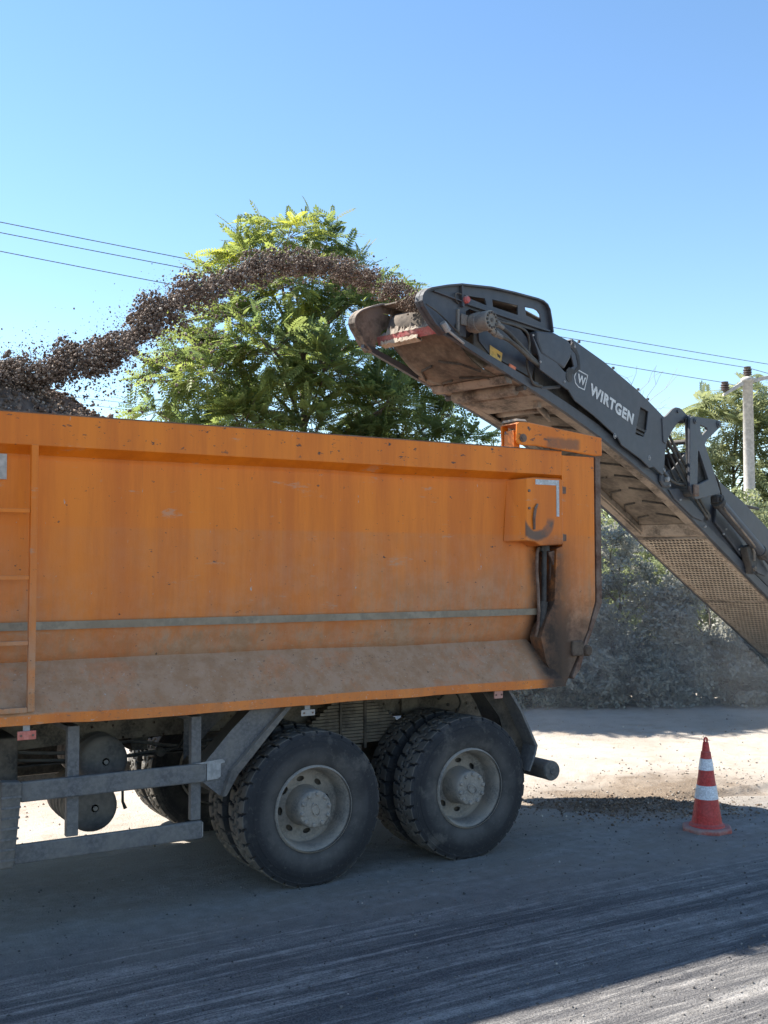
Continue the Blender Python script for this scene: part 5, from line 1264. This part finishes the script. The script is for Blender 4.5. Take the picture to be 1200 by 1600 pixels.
# dusty shrubs along the far verge
def shrub(base, w, d, h, n, label, tall=0.0, T=T_BUSH, mat='dusty_leaf', lean=0.0):
    lobes = []
    k = int(9 + w*5)
    for i in range(k):
        a = random.uniform(-.5, .5)*w; hz = random.uniform(.12, .86)*h*(1 - .35*abs(2*a/w)**2); dp = random.uniform(-.45, .45)*d
        lobes.append((a, dp, hz, random.uniform(.30, .48)))
    for i in range(int(w*4)):
        lobes.append(((i/(w*4)-.5)*w + random.uniform(-.1, .1), -.42*d + random.uniform(-.12, .12), random.uniform(.12, .55)*h*.6, random.uniform(.28, .42)))
    for i in range(int(w*5)):
        lobes.append(((i/(w*5)-.5)*w*1.05 + random.uniform(-.1, .1), random.uniform(-.5, -.1)*d, random.uniform(.12, .26), random.uniform(.26, .36)))
    return tree('shrub', base, lobes, label, 'shrub', M[mat], T, n, 'dusty shrubs along the far verge', trunk_r=.05, limb_r=.022, droop=.35, size=(.75, 1.35))
def at(depth, across): p = np.array([-3.5626, -6.7353, 0]) + FW*depth + RT*across; return (float(p[0]), float(p[1]), 0.0)
shrub(at(17.3, 2.4), 1.9, 1.4, 3.0, 3300, 'dusty grey-green shrub showing through just behind the truck tailgate')
shrub(at(17.5, 3.8), 2.0, 1.5, 3.1, 3600, 'tall dusty shrub with sunlit top, just right of the truck tailgate')
shrub(at(17.6, 5.3), 2.2, 1.5, 2.5, 3600, 'broad dusty grey shrub under the middle of the conveyor mesh')
shrub(at(18.0, 7.0), 2.3, 1.6, 2.7, 3600, 'dusty grey shrub at the right edge, beyond the traffic cone')
shrub(at(18.2, 8.9), 2.3, 1.6, 2.8, 2500, 'dusty grey shrub past the right edge of the conveyor mesh')
shrub(at(17.2, .8), 1.9, 1.5, 2.6, 1500, 'dusty shrub hidden low behind the rear wheels of the truck')
# taller growth behind them
shrub(at(20.5, 3.6), 2.6, 1.6, 4.3, 3400, 'taller sunlit bush standing behind the shrub beside the tailgate', mat='pale_leaf')
shrub(at(21.5, 6.6), 3.4, 1.8, 4.4, 3600, 'tall pale bush rising behind the conveyor boom, left of the pole', mat='pale_leaf')
shrub(at(23.0, 10.0), 3.2, 1.8, 3.8, 2400, 'tall pale bush low beside the foot of the utility pole', mat='pale_leaf')
shrub(at(20.5, 1.9), 2.2, 1.6, 3.9, 2400, 'tall bush showing in the slit between tailgate and conveyor', mat='pale_leaf')
shrub(at(22.5, 4.9), 3.0, 1.8, 4.2, 2800, 'tall bush far behind the conveyor, between tailgate and fold joint', mat='pale_leaf')

# far scrub and trees that close the view between the bushes
n = 9000
ac = rng.uniform(-9, 22, n); dp = rng.normal(36, 1.5, n); hz = rng.random(n)**.8*(2.6 + 1.6*vnoise(ac*.35+40, ac*0+2.5, 71) + .8*vnoise(ac*1.3+40, ac*0+5.5, 72))
P = np.array(cam.location)*np.array([1, 1, 0]) + np.outer(dp, FW) + np.outer(ac, RT); P[:, 2] = hz
V, F, k = place(T_BUSH, P, rng.normal(size=(n, 3)), rng.uniform(1.6, 3.2, n))
tag(link('far_scrub', np_mesh('far_scrub', V, F, M['pale_leaf'], np.repeat(rng.random(n)*.7, k)), None), 'far green scrub and trees closing the horizon', 'scrub', kind='stuff')

# ------------------------------------------------------------------ dust hanging in the air behind the truck
def dust_cloud():
    t = NT('airborne_dust'); p = t.pos
    tex = t.t.nodes.new('ShaderNodeTexCoord'); o = t.xyz(tex.outputs['Object'])
    n = t.noise(.8, 3, .6)
    d = t.mathn('MULTIPLY', t.step(o[2], 2.7, .3), t.step(n, .30, .70, .25, 1.0))
    d = t.mathn('MULTIPLY', d, t.mathn('MULTIPLY', t.step(t.mathn('ABSOLUTE', o[0]), 4.4, 2.6), t.step(t.mathn('ABSOLUTE', o[1]), 1.6, .7)))
    v = t.t.nodes.new('ShaderNodeVolumePrincipled'); v.inputs['Color'].default_value = (.86, .83, .80, 1); v.inputs['Anisotropy'].default_value = .25
    t.L(t.mathn('MULTIPLY', d, DUST_DENSITY), v.inputs['Density'])
    t.t.nodes.remove(t.b); t.L(v.outputs[0], t.out.inputs['Volume'])
    me = MB().box(-4.4, 4.4, -1.6, 1.6, -.15, 2.75).mesh('dust_cloud'); me.materials.append(t.m)
    b = bpy.data.objects.new('dust_cloud', me); col.objects.link(b); b.location = at(15.3, 5.2); b.rotation_euler = (0, 0, R(-31.49))
    tag(b, 'pale dust drifting low before the shrubs behind the truck', 'dust', kind='stuff')
DUST_DENSITY = .19
dust_cloud()
